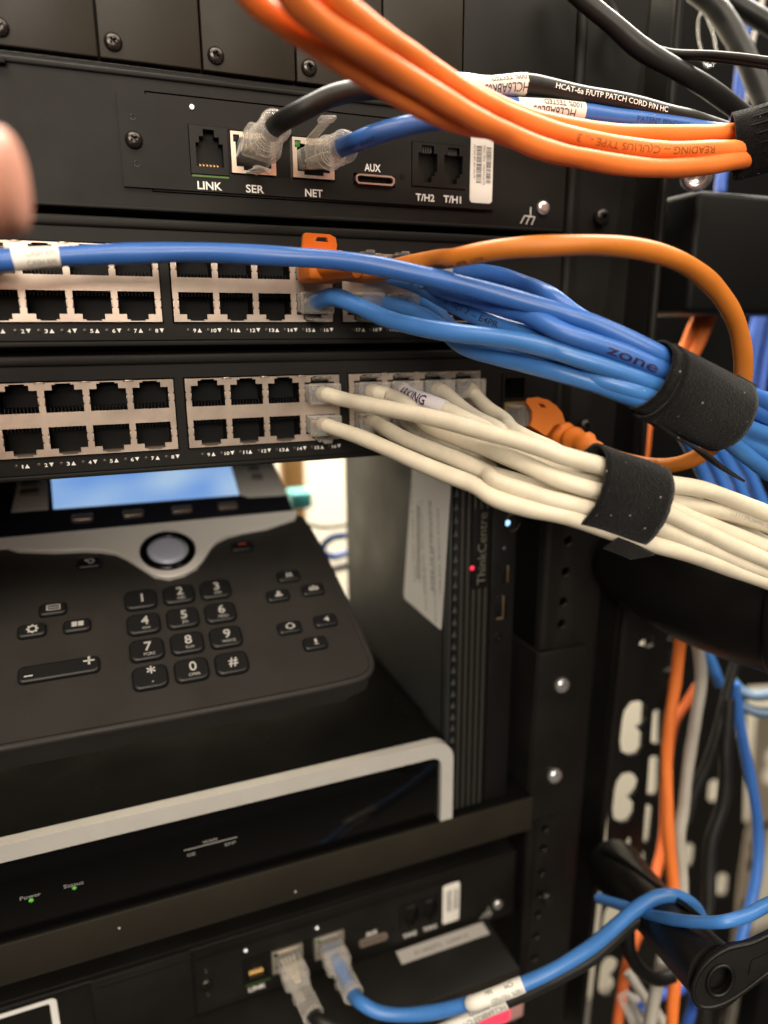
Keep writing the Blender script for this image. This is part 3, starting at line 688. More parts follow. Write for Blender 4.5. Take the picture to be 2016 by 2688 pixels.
printing(tlp, T, [dict(body='CAT.5E  CM  24AWG  --  4PR  UTP', L0=T.near(1075, 745), arc=-2.0, h=1.5, flip=False), dict(body='24AWG  CMR', L0=T.near(1650, 1208), arc=2.2, h=1.4)], M_ink)
# boot on upper switch: ribbed body with hooked latch guard
mb = MB(); z = z0
mb.box(x0 - 6.6, x0 + 6.6, -22, -7, z - 5.2, z + 5.0, 1.3)
mb.box(x0 - 6.2, x0 + 6.2, -9, -4.5, z - 4.4, z + 4.4, .5)
tr = [(-6.2, z + 4), (-6.2, z + 10.4), (-5.5, z + 11), (3.2, z + 10.8), (5.4, z + 9.9), (6.3, z + 7.6), (6.3, z + 4)]
hole = [(-1.8, z + 8.6), (-1.2, z + 9.9), (2.2, z + 9.9), (3.0, z + 8.4)]
mb.shape([(x0 + a, b) for a, b in tr], [[(x0 + a, b) for a, b in hole]], lambda x, y, q: V((x, -10 - (y - z - 4) * .55 + q, y)), 2.0)
mb.box(x0 - 6.2, x0 + 6.2, -12, -9, z + 3, z + 6.5, .8)
T2 = Tube([V((x0, -20, z)), V((x0 + 2, -25, z - .5)), V((x0 + 7, -32, z - 1.5))], 4.3, 0); T2.rr = [4.9 - 1.6 * L / T2.L[-1] for L in T2.L]; T2.mesh(mb, 20)
bo = mb.build('boot', M_boot, tlp)
mb = MB()
for k in range(4): mb.box(x0 - 1. + 2. * k - .45, x0 - 1. + 2. * k + .45, -22.3, -21.6, z - 4.2, z + .5, .2)
mb.build('grip_groove', mat('orange_groove', (.36, .085, .012), .6), bo)
# lower boot, along the cord end
def path_boot(T, sa, sb, root, up=V((0, 0, 1))):
    mb = MB(); n = 0
    L = sa
    idx = [i for i in range(len(T.p)) if sa <= T.L[i] <= sb]
    vs = []; seg = 24; m = len(idx)
    for c, i in enumerate(idx):
        f = c / (m - 1); R_ = 3.6 + 2.6 * f; rib = (1.0 if (i // 2) % 2 else -.3) if .08 < f < .66 else 0
        b = T.t[i].cross(T.n[i])
        for k in range(seg):
            a = 2 * math.pi * k / seg; r = R_ + rib; r *= 1 + (.12 * f) * abs(math.sin(2 * a)); vs.append(T.p[i] + T.n[i] * (math.cos(a) * r) + b * (math.sin(a) * r))
    mb.add(vs, [(i * seg + k, i * seg + (k + 1) % seg, (i + 1) * seg + (k + 1) % seg, (i + 1) * seg + k) for i in range(m - 1) for k in range(seg)], 0, True)
    mb.add(vs, [tuple(reversed(range(seg))), tuple((m - 1) * seg + k for k in range(seg))])
    return mb
sa = T.near(1200 + .30138 * 1240, 1050 + .30138 * 455); sb = T.L[-1] - 1.5
mb = path_boot(T, sa, sb, tlp)
# hooked guard of the lower boot
g = [(600, -5), (590, 30), (640, 100), (640, 180), (620, 230), (760, 320), (830, 230), (920, 190), (900, 120), (850, 60), (780, 10), (690, -15)]
h = [(690, 38), (720, 72), (765, 78), (740, 48)]
def GM(x, y, q): return P(1200 + .30138 * x, 1050 + .30138 * y, 298 - (x - 600) * .02) + FX * q
mb.shape(g, [h], GM, 6.)
mb.build('boot', M_boot, tlp)
mb = MB(); mb.box(187.8, 196.6, -8.5, 3, -33.4, -24.6, .4); pp = mb.build('plug', M_clear, tlp)
mb = MB()
for k in range(8): mb.box(188.6 + .95 * k, 189.1 + .95 * k, -4, -1, -26.4, -24.9)
mb.build('contacts', M_gold, pp)

# ================================================================= CLEAR PLUGS WITH ROUND BOOTS (controllers)
def boot_cable(name, base, dirn, L, pts, r, m, label, twist=0., group=None, inner=None):
    t = thing(name, base, label, 'patch cable', group)
    d = V(dirn).normalized(); base = V(base)
    q = (-d).to_track_quat('Y', 'Z').to_matrix() @ Matrix.Rotation(twist, 3, 'Y')
    X = Matrix.Translation(base) @ q.to_4x4()       # local -Y runs outward
    mb = MB()
    mb.box(-5.8, 5.8, -9, 6, -3.3, 3.3, .5, X=X)
    mb.box(-6.1, 6.1, -14, -5.5, -4.5, 4.2, 1.4, X=X, seg=3)
    mb.lathe(X @ V((0, -L + 10, 0)), q @ V((0, 1, 0)), [(4.3, 0), (5.2, max(.5, L - 24)), (5.6, max(1, L - 23)), (4.6, max(1.5, L - 22))], 24)
    for k in range(5):
        mb.lathe(X @ V((0, -L + 2.1 * k, 0)), q @ V((0, 1, 0)), [(4.1, 0), (4.75, .25), (4.9, .7), (4.75, 1.2), (4.2, 1.5), (4.2, 2.1)], 24)
    mb.lathe(X @ V((0, -L - .2, 0)), q @ V((0, 1, 0)), [(3.5, 5), (3.45, 0), (4.7, 0), (5.1, .5), (4.9, 1.2)], 24)
    pg = mb.build('plug', M_clear, t)
    mb = MB(); mb.box(-1.9, 1.9, -17, 2, -6.9, -6.0, .35, X=X @ Matrix.Rotation(math.radians(12), 4, 'X')); mb.box(-2.9, 2.9, -17.5, -14, -7.5, -6.2, .4, X=X @ Matrix.Rotation(math.radians(12), 4, 'X')); mb.build('latch', M_clear, pg)
    mb = MB()
    for k in range(8): mb.box(-3.6 + 1.02 * k - .18, -3.6 + 1.02 * k + .18, 1.5, 5.5, 1.6, 3.0, X=X)
    for k in range(4):
        x = -3. + 2. * k; Tube([X @ V((x * .3, -(inner or 14), 0)), X @ V((x * .8, -5, 0)), X @ V((x, 1, .4))], .45, 0).mesh(mb, 8, 1)
    mb.build('contacts', [M_gold, M_whitec if not inner else m], pg)
    i0 = inner or L - 5
    T, o = cable(None, [X @ V((0, -i0, 0)), X @ V((0, -L, 0))] + pts, r, m, None, root=t)
    return t, T
# SER: black cord
ser = V((84.3, -2, 65.4)); e1 = P(736, 322, 232)
tb, T = boot_cable('network_cable', ser, P(733, 318, 216) - ser, 25, K('C1', (450, 715, 211), (550, 665, 210), (670, 605, 211), (800, 567, 214), (950, 556, 218), (1200, 545, 224), (1500, 520, 230)) + K('C2', (80, 100, 234), (300, 86, 236), (450, 110, 238), (600, 146, 240), (850, 190, 244), (1050, 240, 249), (1250, 290, 254), (1420, 350, 259), (1600, 380, 264)), 3.05, M_blackc,
                   'black patch cord with white-printed jacket running from the SER socket into the sleeve', math.pi * .06)
a, b = T.near(1150, 200), T.near(1240 + .46775 * 300, 222)
mb = MB(); T.mesh(mb, 24, grow=.15, s0=a, s1=b); sl = mb.build('wrap_label', M_label, tb)
mb = MB(); T.print(mb, 'HCL6ABK03', T.near(1240 + .46775 * 298, 222), -.9, h=2.9, flip=True, off=.25, wx=.78); T.print(mb, '100% TESTED', T.near(1240 + .46775 * 298, 222), 2.3, h=1.9, flip=True, off=.25, wx=.9)
mb.build('lettering', M_ink, sl)
printing(tb, T, [dict(body='HCAT-6a F/UTP PATCH CORD P/N HC', L0=T.near(1240 + .46775 * 440, 230), arc=1.2, h=1.75, bold=.01, wx=1.05)], M_white)
net = V((105.7, -2, 65.2))
tn, T = boot_cable('network_cable', net, P(918, 379, 225) - net, 25, K('C1', (870, 872, 221), (960, 835, 219), (1130, 787, 219), (1280, 755, 222), (1500, 730, 227)) + K('C2', (60, 215, 233), (300, 222, 236), (450, 228, 238), (620, 250, 240), (850, 280, 244), (1100, 312, 250), (1350, 345, 256), (1600, 380, 262)), 3.0, M_blue3 if False else M_blue,
                   'blue patch cord from the NET socket that passes behind the orange bundle', math.pi * .96)
a, b = T.near(1240 + .46775 * 240, 283), T.near(1240 + .46775 * 605, 295)
mb = MB(); T.mesh(mb, 24, grow=.15, s0=a, s1=b); sl = mb.build('wrap_label', M_label, tn)
mb = MB(); T.print(mb, 'HCL6ABL03', T.near(1240 + .46775 * 575, 295), -.6, h=2.8, flip=True, off=.25, wx=.8); T.print(mb, '100% TESTED', T.near(1240 + .46775 * 600, 290), 2.3, h=1.9, flip=True, off=.25, wx=.9)
mb.build('lettering', M_ink, sl)
printing(tn, T, [dict(body='PATENT PENDING', L0=T.near(1240 + .46775 * 900, 310), arc=.6, h=1.8, wx=1.1), dict(body='PANDUIT NET', L0=T.near(912, 388), arc=-1.2, h=1.5) if False else dict(body='PWDW  JNST', L0=T.near(912, 388), arc=-1., h=1.5)], mat('dark_blue_print', (.01, .035, .15), .5))
# lower pair
ser2 = ser + V((1.4, 16.3, -355.6)); net2 = net + V((1.4, 16.3, -355.6))
tb2, T = boot_cable('network_cable', ser2, P(820, 2660, 316) - ser2, 33, K('C7', (370, 1040, 309), (460, 1090, 308), (600, 1150, 309)) + K('S', (1000, 2760, 311), (1120, 2725, 312)) + K('R8', (380, 1262, 311), (560, 1185, 309), (720, 1112, 307), (880, 1022, 306), (1000, 922, 306), (1100, 842, 305), (1200, 792, 305), (1290, 788, 307), (1345, 825, 312), (1365, 900, 322)), 2.9, M_blackc,
                    'black cord hanging from the lower controller and trailing under the blue one over the arm', 0)
a, b = T.near(1008 + .6076 * 200, 2690), T.near(1008 + .6076 * 540, 2630)
mb = MB(); T.mesh(mb, 24, grow=.15, s0=a, s1=b); sl = mb.build('wrap_label', M_label, tb2)
mb = MB(); T.print(mb, '100% TESTED', b - 1, .9, h=2.2, flip=True, off=.25, wx=.95); T.print(mb, 'HCL6ABK03 CM', b - 1, -1.9, h=2.2, flip=True, off=.25, wx=.95); mb.build('lettering', M_ink, sl)
tn2, T = boot_cable('network_cable', net2, P(931, 2618, 322) - net2, 31, K('C7', (680, 915, 316), (770, 972, 314), (900, 1003, 313), (1100, 1002, 311), (1300, 968, 308), (1480, 920, 305)) + K('R8', (380, 1208, 303), (600, 1125, 303), (750, 1055, 303), (900, 960, 302), (1000, 875, 301), (1100, 792, 300), (1180, 750, 299), (1260, 744, 300), (1330, 780, 303), (1366, 840, 309), (1378, 920, 320)), 3.0, M_blue2,
                    'blue cord from the lower NET socket with a white label, curling over the black arm', 0, inner=10)
a, b = T.near(1008 + .6076 * 375, 2640), T.near(1008 + .6076 * 603, 2580)
mb = MB(); T.mesh(mb, 24, grow=.15, s0=a, s1=b); sl = mb.build('wrap_label', M_label, tn2)
mb = MB(); T.print(mb, '100% TESTED', b - 1, -1.9, h=1.9, flip=True, off=.25, wx=.95); T.print(mb, 'CM       bki', b - 4, 1.5, h=2., flip=True, off=.25, wx=1.); mb.build('lettering', M_ink, sl)

# ================================================================= ORANGE BUNDLE
GO = 'bright orange cables swooping down into the black sleeve'
oc = {}
A_ = K('C1', (560, -260, 150), (640, -90, 155), (710, 0, 158), (850, 110, 164), (1000, 228, 170), (1150, 330, 178), (1300, 430, 185), (1500, 560, 193), (1659, 655, 199)) + K('C2', (200, 262, 206), (420, 345, 213), (640, 402, 219), (850, 440, 225), (1100, 462, 231), (1300, 460, 236), (1490, 455, 241), (1659, 450, 246))
B_ = K('C1', (330, -260, 141), (390, -90, 146), (450, 0, 149), (560, 100, 154), (700, 195, 160), (870, 300, 166), (1100, 450, 176), (1400, 630, 187), (1659, 782, 196)) + K('C2', (200, 372, 204), (420, 458, 211), (640, 508, 217), (850, 544, 223), (1100, 560, 230), (1320, 544, 236), (1480, 515, 241), (1640, 500, 246))
D_ = K('C1', (80, -260, 146), (140, -90, 150), (200, 0, 153), (350, 115, 158), (520, 230, 163), (780, 390, 171), (1000, 530, 180), (1250, 670, 189), (1500, 765, 198)) + K('C2', (120, 340, 208), (420, 465, 219), (850, 535, 231), (1200, 535, 240), (1480, 490, 247))
E_ = K('C1', (470, -260, 165), (570, -90, 167), (650, 0, 170), (800, 112, 176), (950, 225, 183), (1110, 330, 190), (1270, 425, 197), (1480, 550, 205)) + K('C2', (85, 178, 208), (200, 236, 212), (420, 305, 220), (640, 345, 227), (850, 366, 232), (1100, 370, 238), (1300, 366, 242), (1450, 360, 246), (1640, 350, 251))
TO = []
for pts, lab in ((A_, 'middle orange cable with dark jacket lettering, at the sleeve between two others'), (B_, 'lowest orange cable along the underside of the orange bundle'), (D_, 'orange cable forming the left edge of the bundle at the top, then hidden behind'), (E_, 'topmost orange cable at the sleeve, hidden behind the middle one further left')):
    TO.append(cable('orange_cable', pts, 3.0, M_orange, lab, 'cable', GO))
T, o = TO[0]
# printing as child
mb = MB(); T.print(mb, 'GNIDAER -- SU(LU)C EPYT'[::-1].replace('TYPE ', 'TYPE ') if False else 'READING -- C(UL)US TYPE -.. 3', T.near(1240 + .46775 * 1320, 400), 0.2, h=2.2, flip=True, wx=1.35)
ORG[o.name] = ORG[o.name]
mb.build('printing', mat('brown_print', (.3, .075, .015), .6), o)

# ================================================================= STRAPS
def band(name, pts, rout, rin, label, cat='strap', m=M_velcro, squash=None, seg=64, tilt=None):
    T = Tube(pts, rout, 0, raw=False); mb = MB(); n = len(T.p)
    rnd = random.Random(len(name) + n)
    vs = []
    for i in range(n):
        t = T.t[i]; nn = (CAM - T.p[i]); nn = (nn - t * nn.dot(t)).normalized(); b = t.cross(nn)
        for k in range(seg):
            a = 2 * math.pi * k / seg
            w = 1 + .025 * noise.noise(V((math.cos(a) * 2, math.sin(a) * 2, i * .12)))
            ed = .35 * noise.noise(V((a * 14, i, 3))) if i in (0, n - 1) else 0
            sx, sy = squash or (1, 1)
            for r in (rout, rin): vs.append(T.p[i] + nn * (math.cos(a) * r * w * sx) + b * (math.sin(a) * r * w * sy) + t * ed)
    def id_(i, k, o): return (i * seg + k % seg) * 2 + o
    fs = []
    for i in range(n - 1):
        for k in range(seg):
            fs.append((id_(i, k, 0), id_(i, k + 1, 0), id_(i + 1, k + 1, 0), id_(i + 1, k, 0))); fs.append((id_(i, k + 1, 1), id_(i, k, 1), id_(i + 1, k, 1), id_(i + 1, k + 1, 1)))
    for k in range(seg):
        fs.append((id_(0, k, 0), id_(0, k, 1), id_(0, k + 1, 1), id_(0, k + 1, 0))); fs.append((id_(n - 1, k, 1), id_(n - 1, k, 0), id_(n - 1, k + 1, 0), id_(n - 1, k + 1, 1)))
    mb.add(vs, fs, 0, True)
    # loop-pile fuzz: short fibres standing on the outer face
    for _ in range(5000):
        i = rnd.randrange(n - 1); k = rnd.randrange(seg); f = rnd.random(); g_ = rnd.random()
        p = vs[id_(i, k, 0)].lerp(vs[id_(i + 1, k + 1, 0)], f).lerp(vs[id_(i, k + 1, 0)], g_ * .5); c = T.p[i]; nrm = (p - c).normalized()
        d = V((rnd.uniform(-1, 1), rnd.uniform(-1, 1), rnd.uniform(-1, 1))) * .5; q = p + (nrm * .4 + d * .55); s_ = nrm.cross(d).normalized() * .03
        mb.add([p - s_, p + s_, q], [(0, 1, 2)])
    return mb
mb = band('s', K('S', (1722, 1002, 222), (1770, 1025, 225), (1830, 1055, 230), (1905, 1092, 237)), 12.6, 11.4, '', squash=(.86, 1.))
st = tag(mb.build('hook_and_loop_strap', M_velcro), 'black fabric strap around the blue bundle, with a loose tail hanging below', 'strap')
mb = band('si', K('S', (1698, 984, 221), (1730, 1000, 223), (1765, 1016, 225)), 11.5, 10.6, '', squash=(.86, 1.)); mb.build('inner_wrap', M_velcro, st)
def strip(mb, pts, wv, th=.8, mi=0):
    p = spline(pts, 2); n = len(p); vs = []
    for i in range(n):
        t = (p[min(i + 1, n - 1)] - p[max(i - 1, 0)]).normalized(); s_ = V(wv) - t * V(wv).dot(t); nn = t.cross(s_).normalized() * th / 2
        vs += [p[i] - s_ * .5 - nn, p[i] + s_ * .5 - nn, p[i] + s_ * .5 + nn, p[i] - s_ * .5 + nn]
    fs = [(4 * i + k, 4 * i + (k + 1) % 4, 4 * i + 4 + (k + 1) % 4, 4 * i + 4 + k) for i in range(n - 1) for k in range(4)] + [(3, 2, 1, 0), (4 * n - 4, 4 * n - 3, 4 * n - 2, 4 * n - 1)]
    mb.add(vs, fs, mi)
mb = MB(); strip(mb, K('CD', (350, 1240, 226), (640, 1440, 228), (880, 1560, 233), (1080, 1720, 238), (1270, 1850, 243)), FX * 12 - DX * 3.5, .9); mb.build('loose_tail', M_velcro, st)
mb = MB()
for k in range(5): strip(mb, K('CD', (1330 - 6 * k, 800 + 38 * k, 233 - .6 * k), (1440, 860 + 40 * k, 238 - .6 * k), (1515, 900 + 38 * k, 243 - .6 * k)), DX * 1.9 + FX * .6, .9)
mb.build('ribbed_tail', M_velcro, st)
mb = band('w', K('S', (1533, 1275, 219), (1580, 1290, 221), (1640, 1310, 224), (1702, 1332, 227)), 13., 12., '', squash=(.8, 1.06))
st2 = tag(mb.build('hook_and_loop_strap', M_velcro), 'black fabric strap around the cream bundle, dotted with white lint', 'strap')
mb = MB(); strip(mb, K('C5', (330, 885, 222), (450, 930, 222), (530, 965, 223), (600, 1000, 225)), DX * 4 + FX * 10, .8); mb.build('loose_tail', M_velcro, st2)
mb = band('v', K('S', (1925, 386, 247), (1950, 380, 246), (2016, 362, 241), (2120, 330, 234)), 11.0, 9.8, '', squash=(.8, 1.))
st3 = tag(mb.build('cable_sleeve', M_velcro), 'black fabric sleeve swallowing the orange cables at the upper right edge', 'strap')
mb = MB()
for k in range(9):
    a = -1.2 + .28 * k; T = Tube(K('S', (1935, 383, 247), (1960, 377, 246), (2016, 362, 241), (2110, 332, 234)), 8.9, 0)
    vs = []
    pts_ = []
    for i in range(len(T.p)):
        t = T.t[i]; nn = (CAM - T.p[i]); nn = (nn - t * nn.dot(t)).normalized(); b = t.cross(nn); pts_.append(T.p[i] + nn * (math.cos(a) * 8.8) + b * (-math.sin(a) * 11.0))
    Tube(pts_, .35, 0, raw=True).mesh(mb, 6)
mb.build('stitched_rib', M_velcro, st3)

# ================================================================= RACK RAIL, POST, PERFORATED PLATES
def lean(mb):
    for p in mb.v: p.y += .035 * max(0., -p.z - 70)
rail = thing('rack_rail', (216, 0, -420), 'black rack rail of round screw holes, right of the rack equipment', 'rack rail')
mb = MB()
zs_h = []; z = 52.3
hz = [-80.2 - 0, -89.8, -105.4, -120.8, -132.4, -148.5, -164.4, -177, -192, -207, -220, -236, -251.5, -264, -280, -295, -308.5, -323.5, -339]
def disc(cx, cz, r, n=20): return [(cx + r * math.cos(2 * math.pi * k / n), cz + r * math.sin(2 * math.pi * k / n)) for k in range(n)]
up = [-64, -48, -20, -4, 12, 28, 40, 68, 84, 100, 116, 132]
mb.shape([(219.5, -430), (250, -430), (250, 145), (219.5, 145)], [disc(225.3, z, 2.35) for z in hz], lambda x, y, t: V((x, 1.0 + t, y)), 2.)
mb.box(216.3, 218.6, 3, 40, -430, 145)
for k in range(6):
    a0, a1 = math.pi / 2 * k / 6, math.pi / 2 * (k + 1) / 6
    c = V((219.5, 3.2, 0)); r = 3.2
    f = lambda a: (c.x - r * math.sin(a), c.y - r * math.cos(a))
    (xa, ya), (xb, yb) = f(a0), f(a1)
    mb.add([V((xa, ya, -430)), V((xb, yb, -430)), V((xb, yb, 145)), V((xa, ya, 145))], [(0, 1, 2, 3)], 0, True)
mb.box(249.2, 250.2, 2.2, 60, -430, 145)
lean(mb); mb.build('rail', M_black, rail)
mb = MB(); mb.box(220, 249, 7.5, 8, -430, 145); lean(mb); mb.build('rail_backing', M_dark, rail)
mb = MB()
for z in hz:
    yy = .035 * max(0., -z - 70); mb.lathe((225.3, .02 + yy, z), (0, -1, 0), [(2.3, -.9), (2.35, -.05), (2.6, .03), (2.75, .0)], 24)
mb.build('hole_rim', M_bscrew, rail)
post = thing('rack_post', (265, 0, -430), 'black upright post edge with a rounded ridge catching light, right of the hole rail', 'rack post')
mb = MB()
mb.box(251, 262, 26, 28, -430, 145); Tube([V((265.2, 1.5, -430)), V((265.2, 1.5, -150)), V((265.2, 1.5, 145))], 1.9, 0).mesh(mb, 16)
mb.box(263.6, 266.6, 1.5, 30, -430, 145)
lean(mb); mb.build('post_edge', M_black, post)
for (x, z, r, m, lab, grp) in [(231., 52.3, 3.7, M_bscrew, 'glossy black rack screw under the orange bundle, beside the upper controller', None), (228.8, -35.5, 3.1, M_bscrew, 'small black rack screw behind the lower orange boot', None),
                               (226.2, -164.4, 4.0, M_steel, 'bright zinc screw on the shelf ear, the upper one', 'zinc shelf screws'), (226.4, -216.8, 4.0, M_steel, 'bright zinc screw on the shelf ear, the lower one', 'zinc shelf screws'),
                               (229.5, -297, 3.6, M_bscrew, 'dull brownish screw beside the lower controller', None)]:
    yy = .035 * max(0., -z - 70)
    screw((x, -1.0 + yy - (1.6 if m is M_steel else 0), z), r, 2.6, m, None, lab, 'screw', grp)
def poly_plate(name, y, outline, holes, m, label, cat, th=2., parent=None):
    mb = MB(); Q = lambda p: (lambda w: (w.x, w.z))(PY(p[0], p[1], y))
    mb.shape([Q(p) for p in outline], [[Q(p) for p in h] for h in holes], lambda a, b, t: V((a, y + t, b)), th)
    o = mb.build(name, m, parent); return tag(o, label, cat) if not parent else o
def bean(cx, cy, s=1., n=7, w=34, h=72):
    o = []
    for k in range(n + 1):
        a = math.pi * (1 - k / n); o.append((cx + w * s * .1 - w * s * .55 * math.cos(math.pi - a) * -1, 0))
    pts = [(-34, 34), (-30, 62), (-8, 72), (14, 66), (28, 44), (30, 20), (16, 4), (12, -2), (22, -6), (36, -24), (42, -44), (34, -62), (14, -72), (-6, -68), (-22, -46), (-28, -20)]
    return [(cx + x * s, cy + y * s) for x, y in pts]
def slot(cx, cy, w, h, lean_=0.):
    pts = []
    for k in range(9): a = math.pi * k / 8; pts.append((cx + w * math.cos(a) - lean_ * h, cy + (h - w) + w * math.sin(a)))
    for k in range(9): a = math.pi + math.pi * k / 8; pts.append((cx + w * math.cos(a) + lean_ * h, cy - (h - w) + w * math.sin(a)))
    return pts
h1 = [bean(1658, 1909), bean(1636, 2091, .92), [(1642, 2208), (1645, 2196), (1656, 2200), (1655, 2240), (1644, 2240)], bean(1604, 2425, .82), bean(1592, 2560, .72), slot(1706, 1672, 17, 30, .1), [(1672, 1690), (1700, 1665), (1712, 1668), (1716, 1690), (1700, 1698)]]
h1[5] = [(1600, 2270), (1606, 2262), (1612, 2270), (1606, 2282)]
poly_plate('perforated_post', 22, [(1628, 1400), (1738, 1400), (1716, 1800), (1682, 2250), (1650, 2720), (1545, 2720), (1590, 2300), (1612, 1800)], h1, M_black, 'black upright plate pierced by kidney-shaped cut-outs, behind the post edge', 'perforated plate')
h2 = [slot(1748, 1733, 13, 27, .04), slot(1724, 1906, 17, 46, .06), slot(1712, 2034, 16, 52, .06), slot(1693, 2160, 14, 50, .08), slot(1680, 2251, 12, 19), slot(1755, 1666, 8, 12)]
poly_plate('perforated_post', 60, [(1700, 1400), (1790, 1400), (1760, 1900), (1728, 2300), (1700, 2720), (1620, 2720), (1668, 2200), (1690, 1800)], h2, M_black, 'black upright plate with slender slots, between the kidney plate and the orange cable', 'perforated plate')
h3 = [slot(1872, 2075, 15, 30, .05), slot(1803, 2242, 17, 30, .05), slot(1894, 2320, 16, 30, .05), slot(1770, 2300, 9, 20), [(1916, 1915), (1924, 1910), (1928, 1930), (1922, 1948)], [(1886, 1945), (1894, 1950), (1896, 1970), (1888, 1962)]]
poly_plate('slotted_sheet', 150, [(1738, 1300), (2330, 1300), (2330, 1780), (1960, 1800), (1948, 2190), (1890, 2720), (1690, 2720), (1722, 2200)], h3, M_blackpl, 'black rear panel with a few oval holes showing the cream wall', 'perforated plate')
hk = lambda cx, cy, s: [(cx + x * s, cy + y * s) for x, y in [(14, -70), (-4, -66), (-18, -44), (-20, -22), (-8, -8), (-12, 2), (-26, 18), (-32, 42), (-24, 62), (-4, 68), (10, 60), (16, 40), (16, 0)]]
h4 = [hk(1982, 2245, .7), hk(1955, 2400, .62), hk(1922, 2550, .62), hk(1890, 2660, .6)]
poly_plate('tan_post', 330, [(1960, 2180), (2028, 2150), (1965, 2460), (1935, 2620), (1925, 2720), (1880, 2720), (1900, 2560), (1930, 2380)], h4, M_tan, 'tan-grey upright with black kidney cut-outs at the right edge', 'perforated plate')
poly_plate('slotted_sheet', 352, [(1935, 2160), (2010, 2150), (1950, 2440), (1905, 2720), (1860, 2720), (1900, 2440)], [], M_dark, 'black strip seen through the cut-outs of the tan upright', 'perforated plate')
poly_plate('rear_shade_sheet', 170, [(1700, -200), (2500, -200), (2500, 1700), (1700, 1700)], [], M_dark, 'dark sheet added as the dim rack depth, upper right behind the hanging cables', 'shade sheet')  # dark sheet added to give the shaded depth behind the cables
poly_plate('tan_post', 330, [(1985, 1880), (2120, 1800), (2120, 2160), (1965, 2180), (1972, 2050)], [hk(2022, 2010, .7)], M_tan, 'upper stretch of tan-grey upright behind the right blue cable', 'perforated plate')
poly_plate('equipment_box', 120, [(1978, 2545), (2120, 2500), (2120, 2760), (1940, 2760)], [], M_dark, 'black box corner at the extreme lower right', 'box', 20)
# dark sheet added so the shaded bay interior reads black
mb = MB(); mb.box(214.5, 216., 8, 190, -430, 145); tag(mb.build('side_shade_sheet', M_dark), 'dark sheet added for the shaded bay interior, right of the small computer', 'shade sheet')

# black cable-manager brackets on the right
mb = MB(); mb.box(272, 372, -12, 40, 13, 64, 3.)
mb2 = MB()
tag(mb.build('cable_duct', M_dark), 'flat black duct block behind the ochre loop, right of the post', 'cable manager')
mb = MB()
pth = K('S', (1640, 1440, 350), (1800, 1520, 325), (1950, 1560, 305), (2120, 1590, 288), (2330, 1640, 268))
T = Tube(pth, 20, 0); n = len(T.p)
for i in range(n): T.rr[i] = 22 + 12 * (i / n) ** .8
T.mesh(mb, 40)
arm2 = tag(mb.build('cable_manager', M_handle), 'thick black cable-manager arm directly beneath the cream bundle', 'cable manager', 'black cable-manager arms')
mb = MB(); mb.lathe(T.p[int(n * .68)], T.t[int(n * .68)], [(22, -1.5), (30.4, -1.2), (32.2, 0), (32.4, 3), (31.2, 5), (22, 5.5)], 40); mb.build('flange', M_handle, arm2)

# lower right spool arm with holed plate
ta = thing('cable_manager', P(1640, 2330, 350), 'black spool arm with a holed end plate at the lower right, cables draped over it', 'cable manager', 'black cable-manager arms')
mb = MB(); T = Tube(K('CF', (330, 430, 372), (450, 560, 350), (700, 830, 312), (900, 1060, 286), (1120, 1280, 265), (1215, 1375, 258)), 13, 0); n = len(T.p)
for i in range(n): T.rr[i] = 14.5 - 3.0 * math.sin(math.pi * min(1, i / n * .8)) - 1.2 * (i / n) ** 2
T.mesh(mb, 40, caps=True); mb.build('arm', M_handle, ta)
ax = (T.p[-1] - T.p[-6]).normalized()
mb = MB()
def pln(c, d0, sl):
    def F(x, y, t):
        return P(1516 + .3014 * x, 2150 + .3014 * y, d0 + sl * (x - 1225) ) - FX * t
    return F
outl = [(1000, 1420), (985, 1520), (1020, 1600), (1090, 1625), (1190, 1610), (1330, 1545), (1480, 1440), (1659, 1300), (1900, 1150), (1900, 900), (1659, 985), (1520, 1055), (1440, 1080), (1340, 1090), (1230, 1140), (1130, 1210), (1050, 1300)]
hol = [(1225 + 112 * math.cos(2 * math.pi * k / 32) * .96 + 26 * math.sin(2 * math.pi * k / 32), 1380 - 132 * math.sin(2 * math.pi * k / 32)) for k in range(32)]
slt = [(1475, 1330), (1500, 1215), (1700, 1120), (1700, 1215)]
mb.shape(outl, [hol], pln(None, 255, -.004), 3.)
pl_ = mb.build('end_plate', M_handle, ta)
mb = MB(); rim = [pln(None, 255, -.004)(x, y, 1.6) for x, y in hol + hol[:1]]; Tube(rim, .8, 0, raw=True).mesh(mb, 8, caps=False)
ol = [pln(None, 255, -.004)(x, y, 1.2) for x, y in outl + outl[:1]]; Tube(spline(ol, 1.5), .9, 0, raw=True).mesh(mb, 8, caps=False)
mb.build('rolled_rim', M_handle, pl_)
mb = MB(); mb.shape(slt, [], pln(None, 254.4, -.004), 2.6); mb.build('raised_panel', M_blackpl, pl_)
mb = MB(); mb.shape(hol, [], pln(None, 275, -.004), 2.); mb.build('bore', M_dark, pl_)
mb = MB(); strip(mb, K('CF', (250, 280, 366), (450, 400, 345), (700, 600, 318), (1000, 800, 290)), RX * 6 + DX * 5, 2.); mb.build('top_rib', M_handle, ta)
# dark ring behind it
mb = MB(); T = Tube(K('CF', (440, 950, 330), (450, 1150, 330), (560, 1330, 332), (700, 1395, 335), (830, 1360, 338)), 3.2, 0); T.mesh(mb, 14); tag(mb.build('cable_ring', M_handle), 'curved black ring hanging under the spool arm', 'cable manager')

